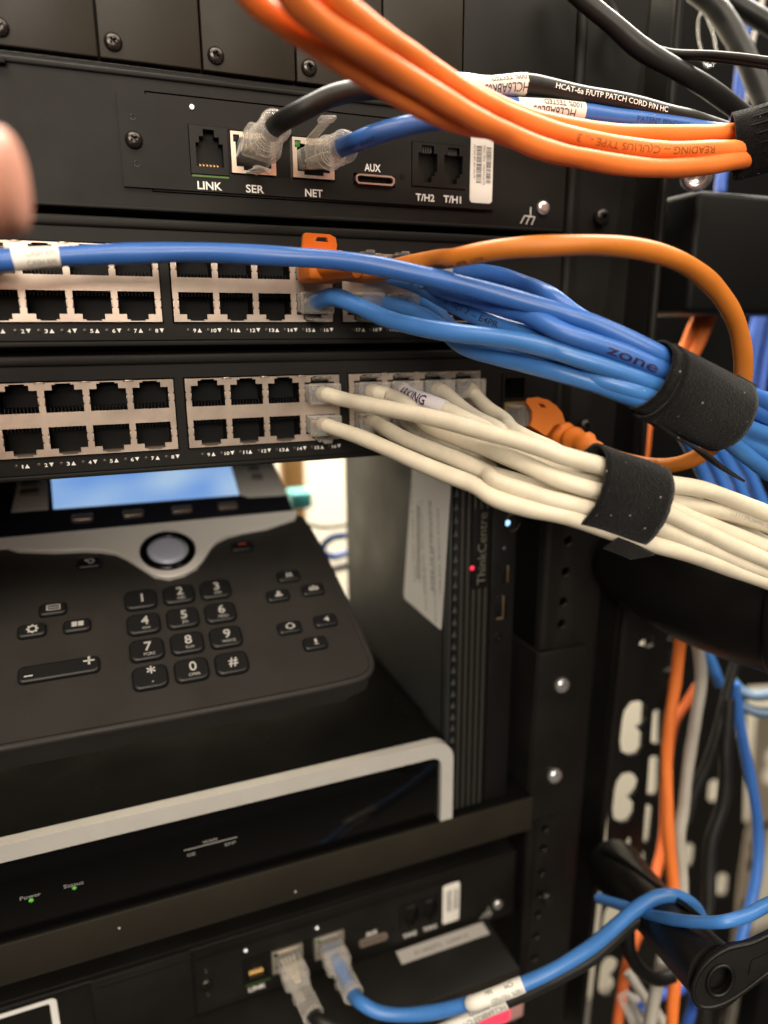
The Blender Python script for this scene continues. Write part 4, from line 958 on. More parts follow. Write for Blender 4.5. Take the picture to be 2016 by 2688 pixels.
# ================================================================= HANGING CABLES ON THE RIGHT
cable('orange_cable', K('CD', (1080, 60, 372), (1000, 200, 372), (880, 480, 374), (600, 900, 372), (370, 1230, 370), (300, 1650, 368), (260, 1900, 366)), 3, M_orange, 'rear orange cable crossing behind the blue bundle, right one of the pair', 'cable', 'orange cable pair behind the blue bundle')
cable('orange_cable', K('CD', (960, 60, 376), (870, 200, 376), (740, 480, 378), (450, 900, 376), (290, 1230, 374), (190, 1650, 372), (150, 1900, 370)), 3, M_orange, 'rear orange cable crossing behind the blue bundle, left one of the pair', 'cable', 'orange cable pair behind the blue bundle')
cable('orange_cable', K('CE', (760, -250, 366), (705, 120, 368), (650, 600, 370), (585, 1000, 370), (556, 1500, 370), (565, 1900, 368)) + K('CF', (790, 100, 366), (830, 560, 364), (860, 900, 360), (858, 1300, 352), (830, 1600, 350), (815, 1900, 350)), 3, M_orange, 'long vertical orange cable hanging in front of the perforated plates', 'cable')
cable('orange_cable', K('CE', (900, 620, 440), (760, 830, 440), (640, 1000, 440), (560, 1500, 436)) + K('CF', (745, 200, 432), (670, 520, 424), (560, 900, 400), (470, 1150, 392), (390, 1500, 390), (340, 1850, 388)), 3, mat('deep_orange_jacket', (.62, .13, .03), .45, var=.08), 'darker orange cable slanting down behind the spool arm to the lower edge', 'cable')
cable('grey_cable', K('CE', (850, 0, 372), (905, 260, 372), (932, 550, 374), (870, 1000, 374), (790, 1500, 374), (735, 2000, 372)) + K('CF', (890, 130, 370), (910, 500, 368), (900, 800, 364), (760, 1130, 348), (690, 1450, 345), (610, 1900, 344)), 3., M_grey, 'grey cable hanging beside the long orange one and behind the arm', 'cable')
cable('grey_cable', K('CF', (440, 1330, 380), (560, 1520, 376), (700, 1700, 372), (800, 1850, 370)), 2.6, M_grey, 'short grey cable slanting near the bottom edge behind the clear plug', 'cable')
cable('blue_cable', K('CE', (1300, 600, 382), (1330, 900, 384), (1400, 1300, 386), (1500, 1800, 388), (1540, 2100, 390)) + K('CF', (1575, 350, 390), (1530, 650, 388), (1480, 850, 386), (1410, 1100, 384)), 2.9, M_blue, 'vertical blue cable at the right edge in front of the tan upright', 'cable')
cable('blue_cable', K('CE', (900, 130, 410), (1020, 330, 410), (1140, 620, 412)), 3, M_blue2, 'short blue cable emerging below the thick black arm', 'cable')
cable('blue_cable', K('CF', (180, 690, 332), (420, 765, 316), (520, 800, 309), (640, 835, 296), (760, 862, 284), (1000, 895, 270), (1230, 900, 262), (1285, 892, 261), (1450, 850, 262), (1659, 740, 266), (1900, 620, 272)), 2.3, M_blue2, 'blue cable with a cut open end lying across the spool arm', 'cable')
T, o = cable('blue_grey_cable', K('CE', (1240, 530, 400), (1340, 660, 398), (1480, 730, 396), (1659, 720, 394), (1900, 640, 392)), 3., M_ltblue, 'dull blue-grey cable loop at the right edge, the upper one', 'cable', 'dull blue-grey loops')
cable('blue_grey_cable', K('CE', (1230, 690, 400), (1340, 810, 398), (1500, 900, 396), (1659, 920, 394), (1900, 860, 392)), 3., M_ltblue, 'dull blue-grey cable loop at the right edge, the lower one', 'cable', 'dull blue-grey loops')
cable('black_cable', K('CE', (1300, 380, 380), (1220, 650, 380), (1130, 1050, 380), (1000, 1450, 382), (850, 1800, 384), (780, 2100, 384)), 2.6, M_blackc, 'black cable angling down left of the vertical black one', 'cable')
cable('black_cable', K('CE', (1230, 760, 378), (1200, 1300, 378), (1170, 1900, 378)) + K('CF', (1160, 200, 378), (1140, 700, 376), (1120, 1000, 374), (1100, 1800, 372)), 3.4, M_blackc, 'vertical black cable with a pale edge behind the arm', 'cable')
for (pts, r, lab) in [(K('C6', (640, -120, 282), (690, 0, 280), (750, 140, 276), (870, 250, 272), (1050, 318, 268), (1300, 330, 262), (1500, 350, 256), (1659, 372, 252), (1900, 400, 246)), 1.35, 'thin black twin lead near the top right, upper strand'),
                      (K('C6', (655, -120, 283), (705, 10, 281), (765, 152, 277), (885, 264, 273), (1060, 335, 269), (1300, 352, 263), (1500, 374, 257), (1659, 400, 253), (1900, 430, 247)), 1.35, 'thin black twin lead near the top right, lower strand'),
                      (K('C6', (420, -120, 262), (540, 0, 262), (720, 150, 262), (880, 290, 263), (1100, 420, 266), (1300, 540, 272), (1450, 650, 278), (1600, 760, 285)), 3.6, 'thick black cable falling diagonally behind the thin twin lead'),
                      (K('C6', (1220, -60, 330), (1350, 60, 326), (1480, 260, 322), (1600, 520, 318), (1720, 800, 314)), 5., 'black cable slanting steeply in the top right corner'),
                      (K('C6', (1380, -40, 330), (1520, 60, 330), (1700, 170, 330), (1900, 300, 330)), 4.4, 'black cable leaving through the top right corner')]:
    cable('black_cable', pts, r, M_blackc, lab, 'cable')
cable('blue_cable', K('C6', (1570, -150, 400), (1545, 0, 400), (1520, 200, 402), (1490, 480, 405), (1470, 700, 408)) + K('C2', (1400, 600, 410), (1390, 700, 410)), 3.2, M_blue3, 'dim blue cable hanging behind the black ones at the top right', 'cable')
cable('cream_cable', K('C6', (1640, -60, 430), (1600, 120, 430), (1560, 280, 430), (1520, 620, 430), (1500, 720, 430)), 1.3, M_grey, 'pale strand behind the black cables at the top right', 'cable')
mb = MB(); T = Tube(K('C6', (1262, 60, 340), (1300, 130, 338), (1335, 240, 337), (1345, 330, 337), (1330, 400, 338), (1290, 415, 340), (1260, 330, 341), (1235, 200, 342), (1240, 100, 341), (1262, 60, 340)), .55, 0); T.mesh(mb, 8, caps=False); tag(mb.build('wire_ring', M_steel), 'thin bright wire ring hanging among black cables at the top right', 'ring')
mb = MB(); q = P(1829, 462, 290); mb.lathe(q, (CAM - q), [(6.2, 0), (6., 1.6), (4.6, 2.8), (3.2, 3.), (3, 1.6), (.01, 1.5)], 28); tag(mb.build('chrome_stud', M_steel, origin=q), 'round chrome stud peeping out below the orange bundle', 'stud')
for k, (u, v, d) in enumerate([(1660, 2680, 372), (1640, 2655, 366)]):
    pass
q = P(1668, 2665, 378)
mb = MB(); X = Matrix.Translation(q) @ Matrix.Rotation(.8, 4, 'Y') @ Matrix.Rotation(.3, 4, 'X')
mb.box(-6, 6, -10, 10, -3.5, 3.5, .6, X=X); mb.box(-2, 2, -12, 8, 5, 6, .3, X=X)
tp = tag(mb.build('clear_plug', M_clear, origin=q), 'clear plug dangling at the bottom edge between orange and grey cables', 'plug')
cable('blue_cable', [q + V((3, 0, 3))] + K('CF', (700, 1540, 380), (860, 1500, 384), (960, 1440, 388), (1010, 1560, 390), (940, 1850, 392)), 2.8, M_blue3, 'dim blue cable curving off the dangling clear plug', 'cable')
for k, (u, v) in enumerate([(1985, 860), (2010, 900), (1960, 920)]):
    cable('blue_cable', K('S', (u + 40, v - 140, 440), (u + 8, v, 440), (u - 25, v + 180, 440), (u - 70, v + 420, 440), (u - 90, v + 600, 440)), 3.2, M_blue3, ['dim blue cable far right behind the ochre loop, leftmost of three', 'dim blue cable far right behind the ochre loop, middle of three', 'dim blue cable far right behind the ochre loop, rightmost of three'][(2, 0, 1)[k] if False else [1, 2, 0][k]], 'cable', 'dim blue cables behind the ochre loop')
for k in range(4):
    u = 1840 + 40 * k
    cable('blue_cable', K('S', (u - 60, 1120 + 10 * k, 330 + 6 * k), (u, 1230, 335 + 6 * k), (u + 60, 1370, 340 + 6 * k), (u + 150, 1560, 345 + 6 * k)), 3., M_blue, 'blue cable fanning out behind the cream cables, number %s from the left' % ['one', 'two', 'three', 'four'][k], 'cable', 'blue cables fanning behind the cream bundle')

# ================================================================= SHELF
sh = thing('rack_shelf', (0, 0, -223), 'black metal shelf carrying the router and small computer, with a deep front lip', 'shelf')
mb = MB(); mb.box(LEFT, 211.5, 0, 330, -226, -223.2, .3); mb.build('tray', M_router, sh)
mb = MB(); mb.box(LEFT, 211.5, -1.6, 0, -241, -223.2, .5); mb.box(LEFT, 211.5, -1.4, 10, -242, -240.6, .3)
lp = mb.build('front_lip', M_lip, sh)
mb = MB()
for x, z in ((13.5, -230.4), (87.3, -237.8)): mb.lathe((x, -1.6, z), (0, -1, 0), [(.5, 0), (.4, .3), (.01, .35)], 12)
mb.build('spot', M_silver, lp)
mb = MB(); mb.box(211.5, 213.5, -1.6, 60, -241.5, -145, .4); mb.box(212.5, 240, -2.6, -.6, -241.5, -145, .6); lean(mb); ear = mb.build('side_ear', M_black, sh)

# ================================================================= ROUTER
ro = thing('wan_router', (0, 0, -223), 'black desktop router with silver trim and glossy front, lying on the shelf under the phone', 'router')
mb = MB(); mb.box(-150, 163.5, 4, 128, -222.6, -181.2, 2.2, seg=3)
for k in range(16): mb.box(163 - .5, 164.3, 30 + 4.6 * k, 32 + 4.6 * k, -205, -182, .2); mb.box(155, 163.8, 30 + 4.6 * k, 31.6 + 4.6 * k, -183, -180.6, .3)
mb.build('body', M_router, ro)
def arch(x0, x1, zt, r_, zb):
    a = [(x1, zb)] + [(x1 - r_ + r_ * math.cos(math.radians(9 * k)), zt - r_ + r_ * math.sin(math.radians(9 * k))) for k in range(11)]
    return a + [(x0 + r_ - r_ * math.sin(math.radians(9 * k)), zt - r_ + r_ * math.cos(math.radians(9 * k))) for k in range(11)] + [(x0, zb)]
mb = MB(); mb.shape(arch(-152, 166.3, -180.2, 10, -223.1) + arch(-144, 160., -187.8, 5, -223.1)[::-1], [], lambda x, y, t: V((x, 2. + t, y)), 5.); mb2 = mb
bm = bmesh.new(); bv = [bm.verts.new(p) for p in mb.v]
for f in mb.f:
    try: bm.faces.new([bv[i] for i in f])
    except ValueError: pass
bmesh.ops.remove_doubles(bm, verts=bm.verts, dist=.001)
for w_ in list(bm.verts):
    if w_.co.z < -223.2: w_.co.z = -223.2
bmesh.ops.recalc_face_normals(bm, faces=bm.faces)
eds = [e for e in bm.edges if len(e.link_faces) == 2 and e.calc_face_angle() > 1.2 and all(abs(w_.co.y + .5) < .01 for w_ in e.verts)]
bmesh.ops.bevel(bm, geom=eds, offset=2., segments=4, profile=.5, affect='EDGES', clamp_overlap=True)
mb = MB(); mb.harvest(bm, 0, False); mb.build('silver_trim', M_silver, ro)
mb = MB(); mb.box(-140.2, 159.6, 1.2, 4, -222.8, -188.2, .3); mb.build('front_window', M_gloss, ro)
mb = MB()
text(mb, 'Power', (-20.5, 1.1, -207.4), X1, Z1, h=1.7, w=7.4); text(mb, 'Status', (-4.9, 1.1, -207.2), X1, Z1, h=1.7, w=7.2)
text(mb, 'WAN', (49.2, 1.1, -203.1), X1, Z1, h=1.5, w=6); text(mb, 'GE', (42.6, 1.1, -207.4), X1, Z1, h=1.5, w=3.4); text(mb, 'SFP', (58.1, 1.1, -207.), X1, Z1, h=1.5, w=4.8)
mb.box(41.5, 48.5, 1., 1.2, -204.1, -203.8); mb.box(48.5, 63.6, 1., 1.2, -204.1, -203.8)
mb.build('lettering', M_greyprint, ro)
mb = MB(); mb.lathe((-16.8, 1.1, -208.6), (0, -1, 0), [(.9, 0), (.01, .2)], 14); mb.lathe((-1.2, 1.1, -208.2), (0, -1, 0), [(.8, 0), (.01, .2)], 14); mb.build('indicator_light', M_green, ro)

# ================================================================= SMALL COMPUTER
pc = thing('mini_computer', (182, 6, -223), 'small black computer standing upright at the right end of the shelf', 'computer')
mb = MB(); mb.box(165, 199.5, 8, 152, -222.8, -45.4, 1.5); mb.box(165, 199.5, 5.5, 12, -222.8, -45.4, 1.2)
mb.build('case', mat('dark_case_paint', (.017, .018, .0172), .5, spec=.4, bump=.25, bscale=1500, var=.1, vscale=20), pc)
mb = MB()
mb.box(166.8, 185.4, 3.4, 6, -222, -46.5, .5)
mb.box(186, 199., 3.6, 6, -222, -46.5, .6)
fr = mb.build('front_bezel', M_blackpl, pc)
mb = MB()
for k in range(5): mb.box(169.3 + 3.1 * k, 170.9 + 3.1 * k, 1.9, 4, -221, -49, .45)
mb.build('grille_bar', mat('grille_bar_plastic', (.03, .029, .026), .32), fr)
mb = MB()
for k in range(26): mb.add([V((166., 2.8, -58 - 6.0 * k)), V((168.6, 3.1, -58 - 6. * k)), V((167.2, 3.0, -54.6 - 6. * k)), V((167.3, 6, -58 - 6 * k))], [(0, 1, 2), (0, 2, 3)])
mb.build('corner_vents', mat('vent_grey', (.05, .052, .056), .45), fr)
mb = MB(); mb.box(175.2, 183.2, 1.7, 2.3, -107.5, -70, .2); nb = mb.build('name_plate', M_blackpl, fr)
mb = MB(); text(mb, 'ThinkCentre', (181.8, 1.55, -105.5), Z1, -X1, h=4.4, w=33.5, bold=.0); mb.build('name_lettering', mat('bronze_print', (.2, .18, .15), .35, metal=.4), fr)
mb = MB(); mb.lathe((175., 1.7, -97.2), (0, -1, 0), [(1.2, 0), (.9, .5), (.01, .6)], 20); mb.build('red_light', M_red, fr)
mb = MB(); mb.lathe((193.7, 3.5, -78.6), (0, -1, 0), [(1.3, 0), (1., .4), (.01, .5)], 20); mb.build('blue_light', M_led, fr)
mb = MB(); mb.lathe((196.2, 3.5, -78.8), (0, -1, 0), [(4.4, 0), (4.2, .4), (3.8, .4), (3.7, .05)], 30); mb.build('power_button', M_bscrew, fr)
mb = MB(); mb.box(192, 194.6, 3.3, 4, -107, -98.5, .2); mb.box(189, 195, 3.3, 4, -125, -113, .2); mb.lathe((190.8, 3.5, -134), (0, -1, 0), [(2.4, 0), (2.2, .4), (1.3, .4), (1.2, -1)], 20)
po = mb.build('front_port', M_dark, fr)
mb = MB(); mb.box(194.2, 194.8, 3.0, 3.5, -107, -99, .1); mb.box(192.4, 193, 3., 3.5, -124.5, -113.5, .1); mb.box(189.4, 193, 3., 3.5, -124.9, -124.2, .1); mb.build('port_tongue', mat('worn_brass', (.3, .2, .12), .4, metal=.7), po)
mb = MB(); mb.lathe((192.3, 3.5, -90.4), (0, -1, 0), [(.7, 0), (.01, .2)], 12); mb.build('dim_light', mat('dim_violet', (.12, .12, .22), .4), fr)
# side label
mb = MB(); ol = [(3.4, -52), (3.4, -60), (11.8, -129.4), (13, -130.4), (53, -130.2), (55.6, -127.6), (45.6, -56), (45, -52)]
ol = [(4.5, -59.6), (6.2, -57.8), (6.6, -50), (46, -50), (46, -62), (56.2, -126.4), (55, -129.2), (12.4, -129.6), (11.6, -128.4)]
mb.shape(ol, [], lambda x, y, t: V((164.85 + t, x, y)), .2); sl = mb.build('side_label', mat('cool_white_label', (.66, .66, .65), .5), pc)
mb = MB()
def sidetext(s_, y0, z0, h, L): text(mb, s_, (164.7, y0, z0), V((0, -.09, -1)), V((0, -1, .09)) * 1, h=h, w=L)
for s_, y, z, h, L in [('DEVICE NAME: WS-4471', 17, -72, 1.6, 40), ('SERVICE DESK 800 627 5500', 21, -92, 1.5, 36), ('AUDITORIUM AV RACK', 26.5, -70, 3.4, 44), ('Property tag: 0044 8107', 35, -72, 1.5, 46), ('Model 10MQ 65W 20V 3.25A', 39, -74, 1.5, 40), ('Asset No 118 220 65', 30.5, -104, 1.5, 22), ('S/N MJ07 QKPD', 47, -66, 1.6, 50)]:
    sidetext(s_, y, z, h, L)
for k in range(22): mb.box(164.68, 164.72, 36 + .02 * k, 39.6, -76 - 1.7 * k, -76.8 - 1.7 * k)
mb.build('label_print', M_ink, sl)

# ================================================================= DESK PHONE
PO = V((65.9, 35.5, -104.)); tl_ = math.radians(61.5)
E1 = V((1, 0, 0)); E2 = V((0, math.sin(tl_), math.cos(tl_))); EN = V((0, -math.cos(tl_), math.sin(tl_)))
PM = Matrix(((E1.x, E2.x, EN.x, PO.x), (E1.y, E2.y, EN.y, PO.y), (E1.z, E2.z, EN.z, PO.z), (0, 0, 0, 1)))
ph = thing('desk_phone', PO - EN * 20, 'charcoal desk phone with blue lit screen and keypad, lying tilted on the router', 'telephone')
mb = MB()
out = [(-120, -57.8), (50, -57.2), (54.5, -55.5), (56.6, -51), (56.6, -44), (53, 18), (49.5, 42), (46.2, 47), (46.5, 60), (45.5, 86), (-120, 86)]
mb.shape(out, [], lambda x, y, t: PM @ V((x, y, -6.2 + t)), 12.)
mb.shape([(x * .97 - 2, y * .95) for x, y in out], [], lambda x, y, t: PM @ V((x, y, -16 + t)), 8.)
mb.build('body', M_rubber, ph)
mb = MB(); o2 = [PM @ V((x, y, -1.)) for x, y in out[:7]]; Tube(spline(o2, 2), 1.6, 0, raw=True).mesh(mb, 10); mb.build('rounded_edge', M_rubber, ph)
mb = MB(); mb.shape([(-110, 47.2), (45.6, 45.2), (45.2, 62), (43.5, 87), (-110, 88)], [], lambda x, y, t: PM @ V((x, y, .8 + t)), 1.4); bz = mb.build('screen_bezel', mat('phone_bezel_dark', (.01, .01, .014), .2), ph)
mb = MB(); mb.shape([(22.4, 60.6), (26, 58.2), (40, 57.6), (45.5, 57.4), (44.5, 87), (21.8, 87)], [], lambda x, y, t: PM @ V((x, y, 1.6 + t)), .8)
mb.build('silver_side', M_wing, bz); mb = MB(); mb.shape([(-82, 62.5), (-66.5, 62.3), (-66.8, 88), (-79.5, 88)], [], lambda x, y, t: PM @ V((x, y, 1.6 + t)), .8); mb.build('silver_side', M_wing, bz)
mb = MB(); mb.shape([(-64.4, 62.2), (21.7, 60.8), (21.5, 84.5), (-65.3, 84.5)], [], lambda x, y, t: PM @ V((x, y, 1.8 + t)), .8); mb.build('screen', M_lcd, bz)
wing = [(-110, 45), (46.6, 44.2), (47.3, 42.6), (45.7, 39.6), (30.2, 35), (18, 33.8), (11, 32.2), (5.5, 29.2), (1.8, 25), (-2, 19), (-6, 14), (-12, 10.6), (-18.5, 9.5), (-24.4, 12), (-30.7, 19.6), (-35, 25), (-39.5, 29), (-45, 31.2), (-52, 32.8), (-64.1, 34), (-78.7, 37), (-83, 40), (-110, 41)]
mb = MB(); mb.shape(wing, [], lambda x, y, t: PM @ V((x, y, 1.2 + t)), 2.6); wg = mb.build('silver_wing', M_wing, ph)
mb = MB(); ws = [PM @ V((x, y, 2.3)) for x, y in wing[1:-1]]; Tube(spline(ws, 1.5), .5, 0, raw=True).mesh(mb, 8); mb.build('wing_rim', M_wing, wg)
mb = MB(); c = PM @ V((-17.2, 25.4, 2.6)); mb.lathe(c, EN, [(12.2, 0), (12.2, .8), (11, 1.5), (9.6, 1.3), (8.9, .6)], 48); nv = mb.build('navigation_ring', M_gloss, ph)
mb = MB(); mb.lathe(c, EN, [(8.6, .3), (8.4, 1.2), (6, 1.6), (.01, 1.7)], 40); mb.build('navigation_button', mat('grey_blue_button', (.42, .44, .55), .35, metal=.1), nv)
def key(x, y, w_, h_, name='phone_key', m=M_key, z=0., hh=1.8, rot=-.0):
    mb = MB(); n = 7; XX = PM @ Matrix.Translation((x, y, z)); rc = min(w_, h_) * .28; rings = []
    for f, h in ((0, 0), (0, hh - .7), (.25, hh - .25), (.8, hh)):
        rings.append([(a, b, h) for a, b in rr(-w_ / 2 + f, w_ / 2 - f, -h_ / 2 + f, h_ / 2 - f, max(.3, rc - f * .5))])
    k_ = len(rings[0]); mb.add([V(p) for R_ in rings for p in R_], [(j * k_ + i, j * k_ + (i + 1) % k_, (j + 1) * k_ + (i + 1) % k_, (j + 1) * k_ + i) for j in range(3) for i in range(k_)] , 0, True, XX)
    mb.add([V(p) for p in rings[-1]], [tuple(range(k_))], 0, False, XX); return mb.build(name, m, ph)
def pt(body, x, y, h, w_=None, m=M_white, par=None, z=1.95, bold=.01):
    mb = MB(); text(mb, body, PM @ V((x, y - h / 2, z)), E1, E2, h=h, w=w_, center=True, bold=bold); mb.build('marking', m, par)
names = [('1', ''), ('2', 'ABC'), ('3', 'DEF'), ('4', 'GHI'), ('5', 'JKL'), ('6', 'MNO'), ('7', 'PQRS'), ('8', 'TUV'), ('9', 'WXYZ'), ('*', '+'), ('0', 'OPER'), ('#', '')]
for i, (a, b) in enumerate(names):
    r, c = divmod(i, 3); x = -31.2 + 15.55 * c + .8 * r * 0; y = -.4 - 13.4 * r + (.2 if c else 0)
    k = key(x, y, 13.2, 10.3, hh=2.0)
    yy = y + (1.2 if b else .3)
    mb = MB(); text(mb, a, PM @ V((x + .6, yy - 2.2, 2.05)), E1, E2, h=4.4 if a != '*' else 5.5, center=True, bold=.015)
    if b: text(mb, b, PM @ V((x + .8, yy - 4.6, 2.05)), E1, E2, h=1.35, center=True)
    mb.build('marking', mat('grey_key_print', (.36, .35, .33), .5), k)  # key legends in plain mid grey
for x, y in ((-52.2, 53.9), (-29.9, 53.6), (-7.5, 53.3), (14.6, 52.9)): key(x, y, 9.6, 4.4, 'soft_key', mat('bronze_key', (.16, .13, .11), .25, metal=.5), 1.4, 1.6)
for x, y in ((-74.6, 81.7), (-74.5, 74.8)): key(x, y, 8.5, 4.2, 'line_key', MATS['bronze_key'], 2.0, 1.6)
for x, y in ((32.4, 79.8), (33.2, 72.4)): key(x, y, 5.6, 3.8, 'line_key', mat('dim_silver_key', (.25, .24, .22), .35, metal=.5), 2.0, 1.4)
def icon_key(x, y, kind, w_=10.4, h_=6.2):
    k = key(x, y, w_, h_); mb = MB(); Xm = PM @ Matrix.Translation((x + .3, y + .2, 1.9))
    def ring(r0, r1, cx=0, cy=0, n=20):
        mb.shape([(cx + r1 * math.cos(2 * math.pi * q / n), cy + r1 * math.sin(2 * math.pi * q / n)) for q in range(n)], [[(cx + r0 * math.cos(2 * math.pi * q / n), cy + r0 * math.sin(2 * math.pi * q / n)) for q in range(n)]], lambda a, b, t: V((a, b, .02 + t)), .02, X=Xm)
    def bx(a, b, c, d): mb.box(a, b, c, d, 0, .05, X=Xm)
    if kind == 'msg': mb.shape([(-2.6, -1.4), (2.6, -1.4), (2.6, 1.5), (-2.6, 1.5)], [[(-2.1, -1), (2.1, -1), (2.1, 1.1), (-2.1, 1.1)]], lambda a, b, t: V((a, b, t + .02)), .02, X=Xm); bx(-1.8, 1.8, -.2, .2)
    elif kind == 'gear':
        ring(1.1, 1.8)
        for q in range(8): a = q * math.pi / 4; bx(2 * math.cos(a) - .3, 2 * math.cos(a) + .3, 1.9 * math.sin(a) - .3, 1.9 * math.sin(a) + .3)
    elif kind == 'book': bx(-2.2, -.2, -1.1, 1.3); bx(.2, 2.2, -1.1, 1.3)
    elif kind == 'hold': bx(-1.3, -.5, -1.1, 1.1); bx(.2, 1, -1.1, 1.1); bx(-1.9, 1.8, -1.3, -1.)
    elif kind == 'person': ring(.05, .8, 0, .7); bx(-1.6, 1.6, -1.3, -.3)
    elif kind == 'people': ring(.05, .7, 0, .8); bx(-2.2, 2.2, -1.1, -.2); ring(.05, .5, -1.5, .3); ring(.05, .5, 1.5, .3)
    elif kind == 'head': ring(1.2, 1.7); bx(-2., -1.2, -1, .4); bx(1.2, 2., -1, .4)
    elif kind == 'spk': mb.add([V((-1.2, 0, .03)), V((1., -1.4, .03)), V((1., 1.4, .03))], [(0, 1, 2)], X=Xm)
    elif kind == 'mic': bx(-.5, .5, -.4, 1.4); bx(-.9, .9, -1.3, -.9)
    elif kind == 'back': ring(1., 1.5, .5, 0); bx(-2, -.8, .3, 1.2)
    elif kind == 'end': bx(-1.8, 1.8, -.1, .7)
    mb.build('marking', mat('red_marking', (.35, .05, .04), .5) if kind == 'end' else M_silver, k)
for a in [(-65.1, .8, 'msg'), (-72.7, -9., 'gear'), (-56.3, -9.7, 'book'), (33.3, 2.1, 'hold'), (26., -8.6, 'person'), (42.2, -8., 'people'), (26.8, -27.2, 'head'), (43., -26.5, 'spk'), (35.4, -37.5, 'mic'), (-50.5, 25., 'back'), (16.2, 24.8, 'end')]: icon_key(*a)
k = key(-63., -30., 28.5, 7.4, 'volume_key', rot=.0)
mb = MB(); mb.box(-75, -72, -31.6, -31, 1.85, 1.92, X=PM); mb.box(-54.5, -50.5, -28.9, -28.2, 1.85, 1.92, X=PM); mb.box(-52.9, -52.1, -30.4, -26.6, 1.85, 1.92, X=PM); mb.build('marking', M_silver, k)
mb = MB(); mb.box(20, 40, -30, 10, -46, -16, 4, X=PM); mb.box(-80, -60, -30, 10, -46, -16, 4, X=PM); mb.build('foot_stand', M_rubber, ph)

# ================================================================= DEVICE UNDER THE LOWER CONTROLLER
dv = thing('rack_drawer_unit', (100, 0, -340), 'matte black unit below the lower controller, grey label strip on its top', 'rack device')
mb = MB(); mb.box(LEFT, 196.8, -19, 15.6, -420, -306.4, .8); mb.box(LEFT, 196.8, 15.6, 200, -420, -312.5); mb.build('case', mat('drawer_black', (.012, .0112, .01), .55, spec=.25, bump=.3, bscale=1500, var=.15, vscale=25), dv)
mb = MB(); mb.box(142, 193, 5.2, 13.4, -306.45, -306.2); gl = mb.build('label_strip', M_glabel, dv)
mb = MB(); text(mb, 'E145072  L0001E', (151, 7.4, -306.2), X1, Y1, h=2.6, w=31); mb.build('label_print', M_dimprint, gl)
mb = MB(); mb.box(166, 197, -24.2, -19, -332, -311, 1.5); sw_ = mb.build('switch_housing', M_pinkpl, dv)
mb = MB(); mb.box(171, 188, -25.6, -24, -329, -316, 1.); mb.build('red_display', M_redlit, sw_)

# ================================================================= THINGS BEHIND
mb = MB(); a = PY(768, 1260, 420); mb.box(a.x - 9, a.x + 13, 420, 440, -400, 120, 1.); tag(mb.build('wooden_trim', M_wood), 'orange-brown wooden upright glimpsed behind the phone', 'door frame')
q = PY(792, 1322, 260); mb = MB(); mb.box(q.x - 8, q.x + 9, 260, 280, q.z - 5, q.z + 9, 2.); tag(mb.build('teal_clip', M_teal), 'small teal plastic clip behind the right edge of the phone', 'clip')
cable('blue_cable', [PY(910, 1405, 200), PY(870, 1412, 205), PY(845, 1440, 210), PY(870, 1462, 215), PY(912, 1452, 220), PY(960, 1445, 225)], 2.6, M_blue, 'small blue cable loop behind the phone, left of the computer', 'cable')
cable('black_cable', [PY(800, 1375, 230), PY(850, 1385, 230), PY(900, 1380, 230), PY(960, 1372, 230)], 1.4, M_blackc, 'thin black lead crossing the bright gap behind the phone', 'cable')
cable('grey_cable', [PY(840, 1500, 190), PY(880, 1492, 190), PY(960, 1470, 190)], 3.2, M_grey, 'pale grey cable end behind the phone under the blue loop', 'cable')

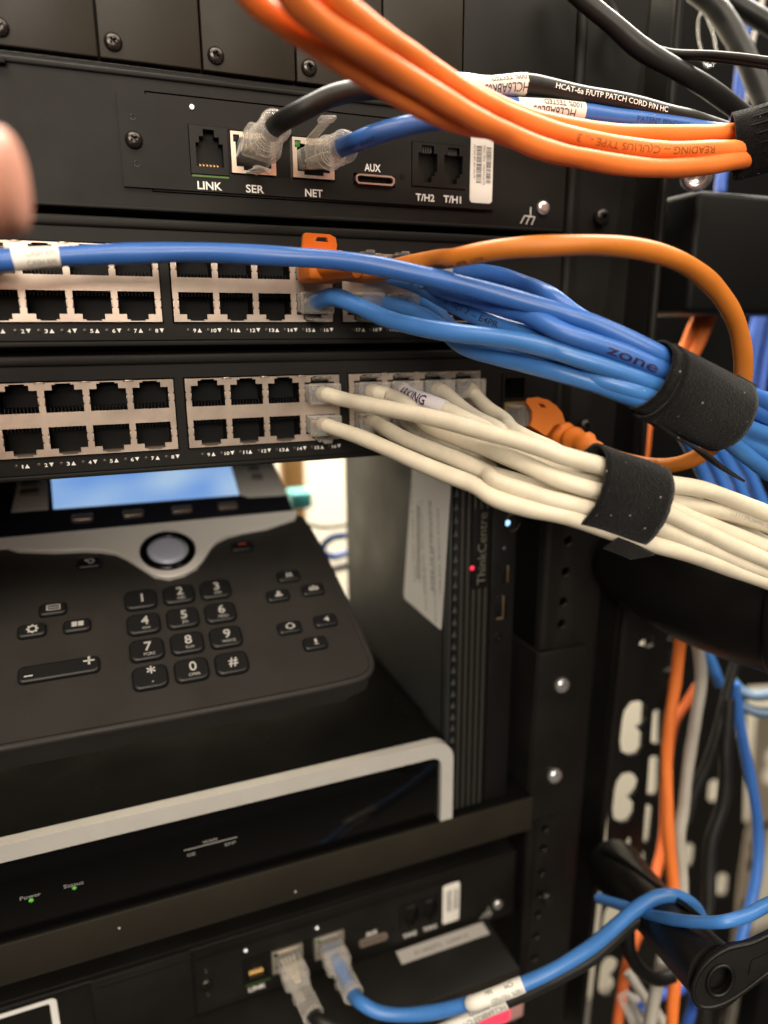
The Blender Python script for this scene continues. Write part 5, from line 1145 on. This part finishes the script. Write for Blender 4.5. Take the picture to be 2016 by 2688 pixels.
# ================================================================= PERSON (fingertip entering from the left)
def hand():
    V_ = []; E_ = []; R_ = []
    def chain(start, pts):
        p = start
        for q, r in pts:
            V_.append(q); R_.append(r); E_.append((p, len(V_) - 1)); p = len(V_) - 1
        return p
    def Q(u, v, d): return P(u, v, d)
    V_.append(Q(-1700, 1150, 100)); R_.append(24)                      # palm root
    chain(0, [(Q(-1250, 900, 104), 15), (Q(-1050, 800, 106), 10), (Q(-760, 660, 108), 9.), (Q(-520, 560, 110), 8.6), (Q(-230, 500, 112), 8.6), (Q(-100, 484, 113), 9.2), (Q(20, 480, 114), 9.4), (Q(66, 482, 114.5), 7.6)])
    chain(0, [(Q(-1400, 1200, 96), 14), (Q(-1150, 1200, 92), 10), (Q(-820, 1250, 92), 9), (Q(-640, 1420, 100), 8.4), (Q(-760, 1540, 108), 7.6)])
    chain(0, [(Q(-1600, 1450, 92), 14), (Q(-1300, 1500, 90), 9.4), (Q(-980, 1560, 90), 8.6), (Q(-860, 1720, 98), 8), (Q(-980, 1800, 106), 7.2)])
    chain(0, [(Q(-1800, 1680, 92), 12), (Q(-1450, 1800, 90), 8.4), (Q(-1200, 1880, 90), 7.6), (Q(-1120, 2000, 97), 7), (Q(-1220, 2040, 103), 6.2)])
    chain(0, [(Q(-1700, 820, 92), 14), (Q(-1450, 640, 84), 11), (Q(-1250, 560, 82), 9.4), (Q(-1100, 520, 84), 8.6)])
    chain(0, [(Q(-2300, 1500, 96), 24), (Q(-3200, 2200, 92), 27), (Q(-4400, 3000, 90), 31)])
    me = bpy.data.meshes.new('person'); root = V_[0]
    me.from_pydata([((p - root) * MM)[:] for p in V_], E_, []); o = bpy.data.objects.new('person', me); COL.objects.link(o); o.location = root * MM
    sk = o.modifiers.new('s', 'SKIN'); sd = o.modifiers.new('d', 'SUBSURF'); sd.levels = 3; sd.render_levels = 3
    for i, r in enumerate(R_): me.skin_vertices[0].data[i].radius = (r * MM, r * MM)
    me.skin_vertices[0].data[0].use_root = True
    sk.use_smooth_shade = True
    dg = bpy.context.evaluated_depsgraph_get(); dg.update(); ev = o.evaluated_get(dg); m2 = bpy.data.meshes.new_from_object(ev); m2.materials.clear(); m2.materials.append(M_skin)
    for p in m2.polygons: p.use_smooth = True; p.material_index = 0
    o.modifiers.clear(); o.data = m2
    return tag(o, 'blurred fingertip of a hand reaching in from the left picture edge', 'person')
hand()

# ================================================================= LIGHT, WORLD, CAMERA
wd = bpy.data.worlds.new('World'); S.world = wd; wd.use_nodes = True
bg = wd.node_tree.nodes['Background']; bg.inputs[0].default_value = (1., .88, .74, 1); bg.inputs[1].default_value = .06
def area(name, loc, target, sx, sy, power, col):
    l = bpy.data.lights.new(name, 'AREA'); l.shape = 'RECTANGLE'; l.size = sx; l.size_y = sy; l.energy = power; l.color = col
    o = bpy.data.objects.new(name, l); COL.objects.link(o); o.location = V(loc) * MM
    o.rotation_euler = (V(target) - V(loc)).to_track_quat('-Z', 'Y').to_euler(); return o
area('area_light', (-500, -1900, 560), (60, 0, -90), 1.2, .6, 42, (1., .89, .75))  # low front light added to brighten the phone under the switch
area('area_light', (-250, -900, 1250), (60, 0, -50), 1.2, .6, 27, (1., .86, .68))  # overhead ceiling fixture behind the camera
area('area_light', (700, -700, 1000), (150, 0, -50), .7, .7, 11, (1., .88, .72))  # unseen extra warm light, high on the right
area('area_light', (500, 380, 1000), (600, 900, -700), 1.4, .4, 110, (1., .93, .82))  # unseen light placed behind the rack to brighten the back wall

cam = bpy.data.cameras.new('camera'); co = bpy.data.objects.new('camera', cam); COL.objects.link(co); S.camera = co
co.location = CAM * MM
M = Matrix((RX, -DX, -FX)).transposed(); co.rotation_euler = M.to_euler()
cam.sensor_fit = 'VERTICAL'; cam.sensor_height = 36; cam.sensor_width = 27; cam.lens = FPX / 2688 * 36
cam.clip_start = .005; cam.clip_end = 20
cam.dof.use_dof = True; cam.dof.focus_distance = .245; cam.dof.aperture_fstop = cam.lens / 5.; cam.dof.aperture_blades = 0
S.render.resolution_x = 768; S.render.resolution_y = 1024
S.view_settings.view_transform = 'Standard'; S.view_settings.look = 'None'; S.view_settings.exposure = -.18; S.view_settings.gamma = 1
c = S.cycles; c.use_denoising = True; c.max_bounces = 12; c.transmission_bounces = 10; c.transparent_max_bounces = 12; c.glossy_bounces = 4; c.diffuse_bounces = 3
c.caustics_refractive = True; c.caustics_reflective = False; c.sample_clamp_indirect = 4
